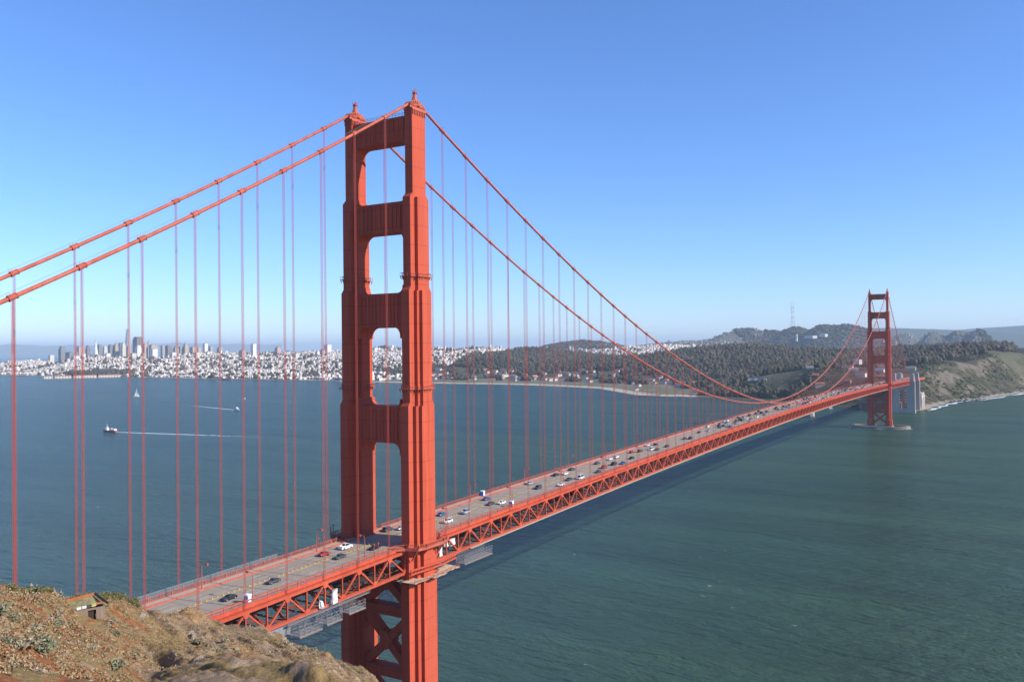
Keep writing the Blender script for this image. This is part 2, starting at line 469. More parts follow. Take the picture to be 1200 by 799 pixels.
def height(x, y, detail=True):
    x = np.asarray(x, float); y = np.asarray(y, float)
    s = shore_dist(x, y)
    acc = np.zeros(x.shape)
    for hx, hy, sx, sy, h in HILLS:
        acc += (h*np.exp(-0.5*(((x-hx)/sx)**2+((y-hy)/sy)**2)))**3
    hill = np.cbrt(acc)
    # how quickly the land may rise from the water: bluffs on the ocean side and behind the fort, flats along the bay
    west = smooth(260, -20, y)
    ramp_w = smooth(14, 165, s)
    ramp_b = smooth(170, 700, s)
    mid = smooth(700, 420, y)*(1-west)
    ramp_m = smooth(20, 260, s)
    ramp = west*ramp_w + mid*ramp_m + (1-west-mid)*ramp_b
    plateau = (57+10*smooth(1950, 2150, x)+18*smooth(2100, 2400, x)*smooth(150, -60, y))*smooth(800, 250, y)*smooth(1660, 1800, x)*smooth(3400, 2500, x)
    base = 2.2*smooth(0, 60, s)
    z = np.maximum(hill, plateau)*ramp + base
    if detail:
        amp = np.clip(z*0.10, 0, 9)
        z = z + amp*(fbm(x/140, y/140, 3)-0.5)*2.0 + np.clip(z*.22, 0, 22)*(fbm(x/520, y/420, 4, 3)-0.5)*2*smooth(2100, 2700, x)*smooth(5200, 4500, x)
        g = np.abs(fbm(x/75+0.3*y/75, y/200, 9)-0.5)*2
        z = z - west*smooth(2750, 2450, x)*ramp_w*(1-smooth(110, 260, s))*12*(0.5-np.clip(g, 0, .5))
        z = z + 1.2*west*smooth(10, 60, s)*(fbm(x/22, y/22, 5)-0.5)*2
    return np.where(s > 0, np.maximum(z, 0.15+0*s), -np.minimum(-s*0.08, 5.0)-0.05)

def axis_lines(spans):
    out = []
    for a, b, st in spans: out.append(np.arange(a, b, st))
    return np.concatenate(out)
gx = axis_lines([(1560, 2560, 9), (2560, 3600, 16), (3600, 6000, 34), (6000, 12000, 60), (12000, 26001, 280)])
gy = axis_lines([(-3000, -620, 60), (-620, 420, 9), (420, 1200, 18), (1200, 6500, 34), (6500, 9500, 60)])
GX, GY = np.meshgrid(gx, gy, indexing='ij')
GZ = height(GX, GY)
GS = shore_dist(GX, GY)
nx, ny = GX.shape
idx = np.arange(nx*ny).reshape(nx, ny)
TF = np.stack([idx[:-1, :-1], idx[1:, :-1], idx[1:, 1:], idx[:-1, 1:]], -1).reshape(-1, 4)
keep = (GZ.ravel()[TF].max(1) > -3.0)
TF = TF[keep]
used = np.unique(TF); remap = -np.ones(nx*ny, int); remap[used] = np.arange(len(used))
TV = np.stack([GX, GY, GZ], -1).reshape(-1, 3)[used]

def in_ell(x, y, cx, cy, a, b): return ((x-cx)/a)**2+((y-cy)/b)**2 < 1

def forest_mask(x, y, s):
    presidio = (x > 2250) & (x < 4450) & (y < 1950+0.25*(x-2500)) & (y > -900)
    presidio |= (x > 1880) & (x <= 2300) & (y > 60) & (y < 560)
    presidio &= ~((s < 320+200*smooth(650, 1200, y)+60*(fbm(x/70, y/70, 44)-.5)*2) & (y > 560))
    presidio &= ~((s < (235-30*smooth(2600, 2800, x))+90*(fbm(x/60, y/60, 46)-.5)) & (y < 260)) & (s > 40)
    presidio &= ~((x > 1700) & (x < 2480) & (y > 90) & (y < 330) & (s < 420) & (fbm(x/90, y/90, 41) > 0.43))
    presidio &= fbm(x/160, y/160, 21) > 0.34
    presidio |= (y > 600) & (y < 2600) & (s > 235) & (s < 620) & (x < 3250) & (fbm(x/75, y/75, 48) > np.where(s < 440, .60, .52))
    presidio &= ~(in_ell(x, y, 2158, 425, 75, 62) | in_ell(x, y, 2120, 330, 130, 60))
    parks = in_ell(x, y, 6500, 3100, 420, 380) | in_ell(x, y, 7700, 1180, 620, 480) | in_ell(x, y, 9851, 1333, 600, 500)
    parks |= (x > 5900) & (x < 6700) & (y < 1500) | in_ell(x, y, 2660, 4250, 130, 260) | in_ell(x, y, 4250, 2750, 260, 150)
    parks |= in_ell(x, y, 8000, 1650, 420, 520) & (fbm(x/120, y/120, 49) > .42)
    parks |= in_ell(x, y, 2750, 4350, 120, 220) | in_ell(x, y, 7900, -150, 500, 220)
    return presidio | parks

def urban_mask(x, y, s):
    u = (s > 40) & ~forest_mask(x, y, s)
    u &= ~((x < 4450) & (y < 2120+0.2*(x-2500)))
    u &= ~in_ell(x, y, 8112, 2071, 160, 120)
    u &= y > -2400
    return u

# ground colours by what grows or stands there
tx, ty, tz = TV.T
ts = GS.ravel()[used]
nn = fbm(tx/60, ty/60, 31); n2 = fbm(tx/18, ty/18, 33)
tc = np.zeros((len(TV), 3)) + (0.135, 0.125, 0.085)
tc[:] = np.where((nn > 0.5)[:, None], (0.070, 0.078, 0.038), (0.11, 0.10, 0.06))
um = urban_mask(tx, ty, ts); tc[um] = (0.36, 0.325, 0.295); tc[um & (tx > 5400)] = (0.095, 0.095, 0.075)
fm = forest_mask(tx, ty, ts); tc[fm] = (0.035, 0.042, 0.024)
flat = (ty > 500) & (ty < 2300) & (ts < 330) & (ts > 0)
tc[flat] = np.where((nn[flat] > 0.50)[:, None], (0.12, 0.135, 0.055), (0.19, 0.16, 0.11))
road = flat & (ts > 210) & (ts < 245); tc[road] = (0.17, 0.165, 0.16)
bluff = (ty < 330) & (tx < 2700) & ~fm
tc[bluff] = np.where((n2[bluff] > 0.52)[:, None], (0.045, 0.048, 0.024), (0.085, 0.072, 0.042))
grad = np.hypot(*np.gradient(GZ, gx, gy)).ravel()[used]
scar = bluff & (grad > 0.42) & (fbm(tx/60+ty/50, ty/22, 51) > 0.60)
tc[scar] = (0.15, 0.125, 0.09)
beach = (ts < 46) & (ts > -60) & ((ty > 560) & (ty < 2300))
tc[beach] = (0.48, 0.40, 0.30)
beach = (ts < 24) & (ts > -60) & (ty < 60) & (tx > 1700)
tc[beach] = (0.34, 0.285, 0.215)
rocks = (ts < 16) & (ty < 0) & (tx > 1980) & (tx < 2090); tc[rocks] = (0.05, 0.045, 0.04)
far = tx > 12000; tc[far] = (0.07, 0.085, 0.06)
tm = fast_mesh('terrain', TV, remap[TF], smooth_shade=True)
vert_colour(tm, tc)
LAND = mat_attr('shore_ground', 0.95, var=0.35, scale=0.06, bump=0.6, bump_scale=0.05, bump_dist=8.0, spec=0.1, detail=8.0)
terrain = add('terrain', tm, LAND); terrain['kind'] = 'structure'

# surf along the ocean side
def surf(name, pts, w, lab):
    V = []; Fc = []; cc = []
    pts = [Vector(p) for p in pts]
    for i, p in enumerate(pts):
        d = (pts[min(i+1, len(pts)-1)]-pts[max(i-1, 0)]).normalized(); nrm = Vector((-d.y, d.x, 0))
        ww = w[i] if isinstance(w, (list, tuple)) else w
        for k in (-1, -0.35, 0.35, 1):
            V.append((p.x+nrm.x*ww*k, p.y+nrm.y*ww*k, p.z)); cc.append(1.0 if abs(k) < .5 else 0.0)
    for i in range(len(pts)-1):
        for k in range(3): Fc.append((i*4+k, i*4+k+1, i*4+5+k, i*4+4+k))
    return V, Fc, cc
def foam_obj(name, pts, w, strength):
    V, Fc, cc = surf(name, pts, w, '')
    m = fast_mesh(name, V, Fc)
    st = strength if hasattr(strength, '__len__') else [strength]*len(pts)
    vc = np.array([[cc[i]*st[i//4]]*3 for i in range(len(V))])
    vert_colour(m, vc)
    o = add(name, m, FOAM); o['kind'] = 'stuff'
    return o
sp = [(2900,-368),(2482,-226),(2300,-176),(2126,-134),(2085,-110),(2037,-86),(1940,-68),(1850,-56),(1770,-48),(1700,-40)]
pts = []
for a, b in zip(sp[:-1], sp[1:]):
    for t in np.linspace(0, 1, 8, endpoint=False):
        q = np.array(a)*(1-t)+np.array(b)*t
        pts.append((q[0]+3*math.sin(len(pts)*1.3), q[1]+3*math.sin(len(pts)*0.9), 0.06))
o = foam_obj('surf', pts, [7+4*math.sin(i*0.7) for i in range(len(pts))], [0.9]*len(pts)); o['label'] = 'white surf breaking along the ocean beach below the bluffs'

# mountains far across the bay and down the coast
def ridge(name, u0, u1, d, hf, col, lab):
    us = np.linspace(u0, u1, 140); V = []; Fc = []
    for i, u in enumerate(us):
        p = at_dist(u, 406, d); dirv = (p-CAM)/d
        h = hf(u, i)
        for k, f in enumerate((0, .25, .5, .75, 1, .6, 0)):
            off = (-3000, -1800, -1100, -500, 0, 900, 2600)[k]
            V.append((p[0]+dirv[0]*off, p[1]+dirv[1]*off, h*f+(60*(float(fbm(np.array(i*.21), np.array(k*.9), 5))-.5) if 0 < k < 6 else 0)))
    n = 7
    for i in range(len(us)-1):
        for k in range(n-1): Fc.append((i*n+k, i*n+k+1, (i+1)*n+k+1, (i+1)*n+k))
    m = fast_mesh(name, V, Fc, smooth_shade=True)
    o = add(name, m, col); o['kind'] = 'structure'
    return o
HILLM = mat_plain('far_hillside', (0.10, 0.11, 0.07), 0.95, var=0.3, scale=0.002)
ridge('hills', -260, 330, 45000, lambda u, i: 440+40*math.sin(i*0.13)+24*math.sin(i*0.41)+18*math.sin(i*1.1), HILLM, '')
ridge('hills', 1080, 1500, 20000, lambda u, i: 190+90*min(1, max(0, (u-1130)/60))+70*(float(fbm(np.array(i*.12), np.array(.5), 8))-.5), HILLM, '')

# ------------------------------------------------------------------ the setting: the near headland
HT = [  # u: (bottom v, d), (middle v, d), (crest v, d)
    (-400, 799, 50, 735, 66, 682, 80), (-150, 799, 54, 738, 72, 684, 88), (0, 799, 58, 740, 78, 687, 95), (60, 799, 66, 742, 88, 692, 104), (85, 799, 72, 738, 106, 698, 126),
    (125, 799, 82, 731, 118, 699, 138), (170, 799, 92, 757, 123, 714, 149), (235, 799, 106, 768, 134, 735, 159), (300, 799, 120, 774, 146, 749, 169),
    (370, 799, 140, 785, 160, 768, 180), (425, 830, 146, 818, 166, 801, 187), (520, 910, 146, 895, 168, 870, 194), (700, 1100, 140, 1060, 170, 1010, 205), (900, 1300, 140, 1250, 170, 1200, 210)]
HT = np.array(HT, float)
def hill_profile(u):
    c = [np.interp(u, HT[:, 0], HT[:, k]) for k in range(1, 7)]
    pts = [(0.0, CAM[2]-1.9)]
    for v, d in ((c[0], c[1]), (c[2], c[3]), (c[4], c[5])):
        pts.append((d, at_dist(u, v, d)[2]))
    dc, zc = pts[-1]
    k_ = 2.3*float(smooth(150, 260, u))+0.8*float(smooth(330, 420, u)); pts = [pts[0]]+[(d_, z_+k_) for d_, z_ in pts[1:]]; zc += k_
    pts += [(dc+6, zc-1.6), (dc+16, zc-9), (dc+140, zc-140), (dc+300, zc-300)]
    return pts
hu = np.concatenate([np.arange(-420, -120, 12), np.arange(-120, 470, 2.6), np.arange(470, 900, 14)])
hd = np.concatenate([np.arange(1, 48, 3.5), np.arange(48, 200, 0.62), np.arange(200, 320, 7)])
HV = np.zeros((len(hu), len(hd), 3))
for i, u in enumerate(hu):
    P = hill_profile(u)
    # rounded profile
    dd = np.array([p[0] for p in P]); zz = np.array([p[1] for p in P])
    z = np.zeros(len(hd))
    for off, w in ((-5, .15), (-2.5, .22), (0, .26), (2.5, .22), (5, .15)): z += w*np.interp(hd+off, dd, zz)
    r = ray(u, 720.0); dirv = r[:2]/np.hypot(r[0], r[1])
    HV[i, :, 0] = CAM[0]+dirv[0]*hd; HV[i, :, 1] = CAM[1]+dirv[1]*hd; HV[i, :, 2] = z
# gullies running down the fall line, ledges and lumps
ga = at_dist(230, 735, 158); gb = at_dist(345, 799, 125)
gd = (gb-ga)[:2]; gd /= np.hypot(*gd); gn = np.array([-gd[1], gd[0]])
hx_, hy_ = HV[..., 0], HV[..., 1]
al = hx_*gd[0]+hy_*gd[1]; ac = hx_*gn[0]+hy_*gn[1]
UU = np.repeat(hu[:, None], len(hd), 1); DD = np.repeat(hd[None], len(hu), 0)
rightness = smooth(120, 220, UU)
warp = 5*(fbm(al/25, ac/25, 77)-0.5)
gul = 1-2*np.abs(fbm((ac+warp)/8.5, al/34, 61, 4)-0.5)
gul = np.clip((gul-0.55)/0.45, 0, 1)
vis = smooth(20, 60, DD)
HV[..., 2] -= rightness*vis*2.3*gul**1.7
HV[..., 2] += rightness*vis*1.2*(.5-np.abs(fbm((ac+warp)/4.2, al/30, 63)-0.5)*2.4) + rightness*vis*.7*(.5-np.abs(fbm((ac+warp)/1.5, al/11, 68)-0.5)*2.2)
HV[..., 2] += vis*2.2*(fbm(hx_/13, hy_/13, 64)-0.5) + vis*(1-0.4*rightness)*1.1*(fbm(hx_/3.2, hy_/3.2, 65, 5)-0.5) + vis*0.5*(fbm(hx_/1.1, hy_/1.1, 66, 3)-0.5)
# rock ledges: short steps
led = fbm(hx_/6, hy_/6, 67)
HV[..., 2] = np.maximum(HV[..., 2], -4.0)
HA, HB = len(hu), len(hd)
hid = np.arange(HA*HB).reshape(HA, HB)
HF = np.stack([hid[:-1, :-1], hid[:-1, 1:], hid[1:, 1:], hid[1:, :-1]], -1).reshape(-1, 4)
HVf = HV.reshape(-1, 3)
hm = fast_mesh('headland', HVf, HF, smooth_shade=True)
n_a = fbm(hx_/7, hy_/7, 71).ravel(); n_b = fbm(hx_/2.2, hy_/2.2, 72, 3).ravel(); n_c = fbm(hx_/16, hy_/16, 73).ravel()
rt = rightness.ravel()
rust = np.array((0.27, 0.125, 0.06)); straw = np.array((0.31, 0.21, 0.11)); olive = np.array((0.215, 0.165, 0.08)); rock = np.array((0.23, 0.175, 0.12)); pale = np.array((0.33, 0.265, 0.185)); dark = np.array((0.07, 0.055, 0.045))
hc = np.where((n_a > 0.47)[:, None], rust, straw*0.9)
hc = np.where((n_b > 0.60)[:, None], pale*0.95, hc)
hc = np.where(((n_c > 0.60) & (n_b > 0.45))[:, None], olive*1.15, hc)
hr = np.where((n_a > 0.52)[:, None], straw*1.12, rock*1.25)
hr = np.where((n_c > 0.56)[:, None], olive*1.15, hr)
hr = np.where((n_b > 0.62)[:, None], pale, hr)
mixr = (rt + (n_b-0.5)*0.7 > 0.5)
hc = np.where(mixr[:, None], hr, hc)
# bare rock shows in the gullies
gm = (rightness*gul).ravel() > 0.72
hc[gm] = np.array((0.20, 0.155, 0.11))
hc = hc*np.array((1.10, .98, .88))
vert_colour(hm, hc)
HEADM = mat_attr('headland_soil', 0.95, var=0.38, scale=1.1, bump=0.9, bump_scale=1.8, bump_dist=0.5, spec=0.1, detail=9.0)
headland = add('headland', hm, HEADM); headland['kind'] = 'structure'

def hill_point(u, d):
    i = np.interp(u, hu, np.arange(HA)); j = np.interp(d, hd, np.arange(HB))
    i0 = int(min(i, HA-2)); j0 = int(min(j, HB-2)); fi = i-i0; fj = j-j0
    return (HV[i0, j0]*(1-fi)+HV[i0+1, j0]*fi)*(1-fj)+(HV[i0, j0+1]*(1-fi)+HV[i0+1, j0+1]*fi)*fj

# ------------------------------------------------------------------ the bridge: one thing
W = 13.716
ZT, ZL, DS, SG = 228.1, 83.9, 160.4, 11.1
SPAN, SIDE = 1280.16, 342.9
def cable_z(x):
    if x < 0 or x > SPAN:
        t = (-x if x < 0 else x-SPAN)/SIDE
        return ZT-DS*t-4*SG*t*(1-t)
    return ZL+(ZT-ZL)*((x-SPAN/2)/(SPAN/2))**2
def chord_z(x):
    if x < 0: return 72.3+0.0194*x
    if x > SPAN: return 72.3-0.0194*(x-SPAN)
    return 72.3+6.2*(1-((x-SPAN/2)/(SPAN/2))**2)
def node_x(k):      # panel points; k may be a half
    if k < 0: return 15.24*k-1.1*min(1, -k)
    if k > 84: return SPAN+15.24*(k-84)
    return 15.24*k+1.15*min(1, k)*(1-k/42) if k < 42 else 15.24*k
def road_z(x): return chord_z(x)+0.9
def walk_z(x): return chord_z(x)+1.12

bridge = empty('suspension_bridge')
tag(bridge, 'orange steel suspension bridge with two tall towers crossing the strait', 'bridge')

# --- towers
def stepped(hx, hy):
    """outline of a leg: hx, hy lists from the long thin core to the short wide one"""
    q = []
    for i in range(len(hx)):
        if i == 0: q.append((hx[0], 0)); q = [(hx[0], hy[0])]
        else: q += [(hx[i], hy[i-1]), (hx[i], hy[i])]
    full = q + [(-x, y) for x, y in reversed(q)] + [(-x, -y) for x, y in q] + [(x, -y) for x, y in reversed(q)]
    return full
TIERS = [  # z0, z1, half lengths along the bridge, half widths across it
    (4.0, 14.0, (9.2, 6.6, 4.4), (2.9, 4.2, 5.3)),
    (14.0, 74.0, (8.0, 4.9, 3.0), (1.75, 3.05, 4.35)),
    (74.0, 121.3, (7.5, 4.8, 3.1), (1.7, 3.0, 4.25)),
    (121.3, 161.2, (6.4, 3.6, 2.15), (1.65, 2.9, 4.1)),
    (161.2, 193.6, (5.3, 2.75), (1.62, 2.85)),
    (193.6, 224.6, (3.75,), (1.6,))]
def tier_at(z):
    for t in TIERS:
        if t[0] <= z < t[1]: return t
    return TIERS[-1]
lm = MB()
for i, (z0, z1, hx, hy) in enumerate(TIERS):
    lm.prism(stepped(hx, hy), z0, z1)
    # sloped shoulder above each set-back
    if i < len(TIERS)-1:
        nx_, ny_ = TIERS[i+1][2], TIERS[i+1][3]
        bse = len(lm.v); lo = [(hx[0]-.12, hy[0]-.05)]; hi = [(nx_[0], min(ny_[0], hy[0]-.06))]
        o1 = [(x*sx, y*sy) for sx, sy in ((1,1),(-1,1),(-1,-1),(1,-1)) for x, y in lo]
        o2 = [(x*sx, y*sy) for sx, sy in ((1,1),(-1,1),(-1,-1),(1,-1)) for x, y in hi]
        lm.v += [(x, y, z1+.003) for x, y in o1]+[(x, y, z1+1.5) for x, y in o2]
        for k in range(4): lm.f.append((bse+k, bse+(k+1) % 4, bse+4+(k+1) % 4, bse+4+k))
leg_mesh = None
def make_leg(parent, x, y):
    global leg_mesh
    if leg_mesh is None:
        o = lm.build('leg', ORANGE, parent); leg_mesh = o.data
    else: o = add('leg', leg_mesh, ORANGE, parent)
    o.location = (x, y, 0); return o

def strut_profile(z0, z1, rb, rt, zt_mid=None):
    """outline in (y, z): beam between the legs with rounded haunches under and over it"""
    def inner(z):
        t = tier_at(z); return W - t[3][-1]
    yb = inner(z0-1.0)+.25; yt = inner(z1+1.0)+.25
    pts = []
    n = 7
    # bottom edge from right leg to left leg: fillet centre (yb-rb, z0-rb)
    if rb:
        for k in range(n+1):
            t = math.pi/2*k/n
            pts.append((yb-0.25-rb+rb*math.cos(t), z0-rb+rb*math.sin(t)))
        pts = [(yb, z0-rb-.9), (yb-.55, z0-rb-.9)] + [(yb-.25-.3-(yb-.25-p[0])*1.0, p[1]) for p in pts]
    else: pts = [(yb, z0)]
    left = [(-y, z) for y, z in reversed(pts)]
    bottom = pts+left
    top = []
    if rt:
        for k in range(n+1):
            t = math.pi/2*k/n
            top.append((yt-.25-rt+rt*math.cos(t), z1+rt-rt*math.sin(t)))
        top = [(yt, z1+rt+.5), (yt-.55, z1+rt+.5)] + [(p[0]-.3, p[1]) for p in top]
    else: top = [(yt, z1)]
    topl = [(-y, z) for y, z in reversed(top)]
    return bottom + [(y, z) for y, z in reversed(top+topl)]
STRUTS = [(213.6, 222.4, 3.2, 0, 2.9), (182.0, 192.6, 3.0, 2.2, 3.3), (148.6, 160.6, 3.0, 2.2, 3.9), (108.0, 120.8, 3.2, 2.2, 4.4)]
strut_meshes = []
for z0, z1, rb, rt, hx in STRUTS:
    s = MB(); s.prism(strut_profile(z0, z1, rb, rt), -hx, hx, 'x')
    fl = MB()
    yi = W-tier_at(z0-1)[3][-1]
    for sg in (-1, 1):
        x0 = sg*hx; x1 = sg*(hx+.28)
        for z in (z0+.5, z1-1.0): fl.box(min(x0, x1), max(x0, x1), -yi+.3, yi-.3, z, z+.55)
        nfl = 11
        for k in range(nfl):
            y = -yi+1.4+(2*yi-2.8)*k/(nfl-1)
            if abs(k-(nfl-1)/2) < .6 : wd = 1.0
            else: wd = .55
            fl.box(min(x0, x1)-.001, max(x0, x1)+.12, y-wd/2, y+wd/2, z0+1.06, z1-1.01)
    strut_meshes.append((s, fl))
def make_tower(x):
    tw = empty('tower', (x, 0, 0), parent=bridge)
    for sy in (-1, 1):
        make_leg(tw, 0, sy*W)
    for i, (s, fl) in enumerate(strut_meshes):
        if isinstance(s, MB):
            a_ = s.build('strut', ORANGE, tw); b_ = fl.build('strut_fluting', ORANGE, tw)
            strut_meshes[i] = (a_.data, b_.data)
        else:
            add('strut', s, ORANGE, tw); add('strut_fluting', fl, ORANGE, tw)
    # bracing below the roadway
    def brace(y0, z0, y1, z1, w, hx=1.9, name='cross_brace'):
        m = MB(); m.bar((0, y0, z0), (0, y1, z1), 2*hx, w, up=(0, -(z1-z0), (y1-y0))); m.build(name, ORANGE, tw)
    yb = W-3.5
    for z in (48.4, 26.6, 68.5): brace(-yb, z, yb, z, 3.4, 2.3, 'lower_strut')
    for z0, z1 in ((50, 67.2), (28, 46.9), (8, 25)):
        brace(-yb, z0, yb, z1, 2.7, 1.7); brace(yb, z0, -yb, z1, 2.7, 1.69)
        m = MB(); zc = (z0+z1)/2; m.prism([(-3, zc), (0, zc-3.4), (3, zc), (0, zc+3.4)], -1.95, 1.95, 'x'); m.build('gusset', ORANGE, tw)
    # saddle housings, beacons, galleries
    for sy in (-1, 1):
        y = sy*W
        m = MB()
        prof = [(-4.3, 224.6), (4.3, 224.6), (4.3, 225.6)] + [(4.3*math.cos(t), 225.3+2.3*math.sin(t)) for t in np.linspace(0.06, math.pi-.06, 13)] + [(-4.3, 225.6)]
        m.prism([(p[0], p[1]) for p in prof], y-1.25, y+1.25, 'y')
        for k in range(9):
            t = math.pi*(k+.5)/9
            m.bar((0, y-1.4, 225.6), (4.15*math.cos(t), y-1.4, 225.3+2.2*math.sin(t)), .3, .3)
            m.bar((0, y+1.4, 225.6), (4.15*math.cos(t), y+1.4, 225.3+2.2*math.sin(t)), .3, .3)
        m.box(-4.0, 4.0, y-1.95, y+1.95, 224.0, 224.61)
        for k in range(8):
            xx = -3.4+6.8*k/7
            m.box(xx-.17, xx+.17, y-2.0, y+2.0, 222.4, 223.99)
        m.build('saddle_housing', ORANGE2, tw)
        m = MB()
        m.tube([(0, y, 227.2), (0, y, 228.3), (0, y, 229.3), (0, y, 230.2), (0, y, 230.35)], [1.35, 1.0, .72, .6, .95], 8)
        for k in range(5):
            t = k*2*math.pi/5+.3
            m.tube([(.72*math.cos(t), y+.72*math.sin(t), 230.35), (.9*math.cos(t), y+.9*math.sin(t), 231.6)], .13, 5)
        m.tube([(0, y, 230.35), (0, y, 231.0), (0, y, 231.3)], [.5, .5, .15], 8)
        m.tube([(0, y, 231.3), (0, y, 232.2)], .05, 5)
        m.build('beacon', ORANGE2, tw)
        for zg, hx, hy in ((166.0, 5.3, 1.62), (127.0, 6.4, 1.65)):
            m = MB(); e = .75; g = tier_at(zg)
            out = stepped([h+e for h in g[2]], [h+e for h in g[3]])
            m.prism([(px, py+y) for px, py in out], zg, zg+.28)
            n = len(out)
            for k in range(n):
                p, q = out[k], out[(k+1) % n]
                L = math.hypot(q[0]-p[0], q[1]-p[1]); ns = max(1, int(L/1.2))
                for j in range(ns):
                    t = j/ns; xx = p[0]+(q[0]-p[0])*t; yy = y+p[1]+(q[1]-p[1])*t
                    m.bar((xx, yy, zg+.2), (xx, yy, zg+1.25), .09)
                    m.bar((xx*.93, y+(yy-y)*.93, zg-.9), (xx*.99, y+(yy-y)*.99, zg+.05), .22)
                m.bar((p[0], y+p[1], zg+1.25), (q[0], y+q[1], zg+1.25), .1)
            m.build('gallery', ORANGE2, tw)
    m = MB()
    for xx in (-2.6, 2.6):
        for k in range(17): 
            yy = -11.6+23.2*k/16; m.bar((xx, yy, 222.38), (xx, yy, 223.6), .08)
        m.bar((xx, -11.6, 223.6), (xx, 11.6, 223.6), .09); m.bar((xx, -11.6, 223.0), (xx, 11.6, 223.0), .06)
    m.build('railing', ORANGE2, tw)
    # concrete pier
    m = MB()
    for sy in (-1, 1):
        m.box(-10.5, 10.5, sy*W-6.5, sy*W+6.5, -4, 4.0)
    m.box(-8, 8, -W+6.5, W-6.5, -4, 3.0)
    m.build('pier', CONC_D, tw)
    return tw
tower_n = make_tower(0.0)
tower_s = make_tower(SPAN)
# oval fender round the far tower's pier
fm_ = MB(); nseg = 48
def oval(k, a_, b_, z): t = 2*math.pi*k/nseg; return (SPAN+b_*math.copysign(abs(math.sin(t))**.75, math.sin(t)), a_*math.copysign(abs(math.cos(t))**.9, math.cos(t)), z)
rings = [(46, 23.5, -3), (46, 23.5, 4.2), (40.5, 18.5, 4.2), (40.5, 18.5, 1.0)]
for r_ in rings: fm_.v += [oval(k, *r_) for k in range(nseg)]
for r_ in range(3):
    for k in range(nseg): fm_.f.append((r_*nseg+k, r_*nseg+(k+1) % nseg, (r_+1)*nseg+(k+1) % nseg, (r_+1)*nseg+k))
fm_.build('pier_fender', CONC_D, bridge)

# --- main cables with bands and hand ropes
KS = [-k for k in range(22, 0, -1)] + list(range(1, 84)) + list(range(85, 106))
for sy in (-1, 1):
    y = sy*W
    xs = list(np.linspace(-SIDE, 0, 40)) + list(np.linspace(0, SPAN, 150))[1:] + list(np.linspace(SPAN, SPAN+SIDE, 30))[1:]
    m = MB(); m.tube([(x, y, cable_z(x)) for x in xs], 0.47, 10)
    cab = m.build('main_cable', ORANGE2, bridge, smooth_shade=True)
    m = MB()
    for off in (-.62, .62):
        m.tube([(x, y+off, cable_z(x)+1.25) for x in xs[::1]], 0.022, 4)
    m.build('hand_rope', GALV, cab)
    band = MB(); band.tube([(-.95, 0, 0), (.95, 0, 0)], 0.60, 10)
    for xx in (-.92, .92): band.tube([(xx-.09, 0, 0), (xx+.09, 0, 0)], 0.70, 10)
    for s2 in (-1, 1): band.bar((-.9, s2*.05, .60), (.9, s2*.05, .60), .1, .24)
    band.bar((-.55, .62, .3), (-.55, .62, 1.3), .05); band.bar((-.55, -.62, .3), (-.55, -.62, 1.3), .05)
    bmesh_ = None
    for k in KS:
        x = node_x(k); e = .5
        ang = math.atan2(cable_z(x+e)-cable_z(x-e), 2*e)
        if bmesh_ is None:
            o = band.build('cable_band', ORANGE2, cab); bmesh_ = o.data
        else: o = add('cable_band', bmesh_, ORANGE2, cab)
        o.location = (x, y, cable_z(x)); o.rotation_euler = (0, -ang, 0)
    # hangers: four ropes each
    hmsh = MB()
    for dx in (-.12, .12):
        for dy in (-.27, .27): hmsh.tube([(dx, dy, 0), (dx, dy, 1)], 0.042, 6, caps=False)
    hmesh_ = None
    for k in KS:
        x = node_x(k); z0 = chord_z(x)-.3; z1 = cable_z(x)-.2
        if z1-z0 < 1.0: continue
        if hmesh_ is None:
            o = hmsh.build('hanger', ROPE, bridge); hmesh_ = o.data
        else: o = add('hanger', hmesh_, ROPE, bridge)
        o.location = (x, y, z0); o.scale = (1, 1, z1-z0)

# --- deck: roadway, kerbs, sidewalks, railings, truss members
unit = MB(); unit.box(0, 1, -.5, .5, -.5, .5); UNIT = unit.mesh('beam')
UNIT.materials.append(ORANGE)
def beam(name, p0, p1, w, h, parent, mat=ORANGE):
    o = add(name, UNIT, mat, parent)
    p0 = Vector(p0); p1 = Vector(p1); d = p1-p0; L = d.length; d.normalize()
    s = d.cross(Vector((0, 1, 0))) if abs(d.y) < .9 else d.cross(Vector((0, 0, 1)))
    s.normalize(); sd = s.cross(d)   # sd: across the bridge for members in the truss plane
    o.matrix_local = Matrix(((d.x*L, sd.x*w, s.x*h, p0.x), (d.y*L, sd.y*w, s.y*h, p0.y), (d.z*L, sd.z*w, s.z*h, p0.z), (0, 0, 0, 1)))
    return o
XEND = SPAN+SIDE
xs_deck = [-SIDE+i*7.62 for i in range(int((XEND+SIDE)/7.62)+1)]
def strip(mb, y0, y1, f0, f1, xs):
    """slab along the deck; f0, f1: bottom and top height over the chord line"""
    b_ = len(mb.v)
    for x in xs:
        c = chord_z(x); mb.v += [(x, y0, c+f0), (x, y1, c+f0), (x, y1, c+f1), (x, y0, c+f1)]
    for i in range(len(xs)-1):
        for k in range(4):
            j = (k+1) % 4; mb.f.append((b_+i*4+k, b_+i*4+j, b_+i*4+4+j, b_+i*4+4+k))
    mb.f += [(b_, b_+1, b_+2, b_+3), (b_+len(xs)*4-1, b_+len(xs)*4-2, b_+len(xs)*4-3, b_+len(xs)*4-4)]
XR = xs_deck + [XEND+k*12.5 for k in range(1, 26)]
m = MB(); strip(m, -9.5, 9.5, 0.45, 0.9, XR); roadway = m.build('roadway', ROAD, bridge)
m = MB()
for s_ in (-.16, .16): strip(m, s_-.1, s_+.1, .902, .906, XR)
m.build('centre_line', YELLOW, roadway)
m = MB()
x = -SIDE
while x < XEND:                         # yellow lane posts down the middle
    c = road_z(x); m.box(x-.09, x+.09, -.09, .09, c+.007, c+.5); x += 1.9 if x < 300 else 7.6
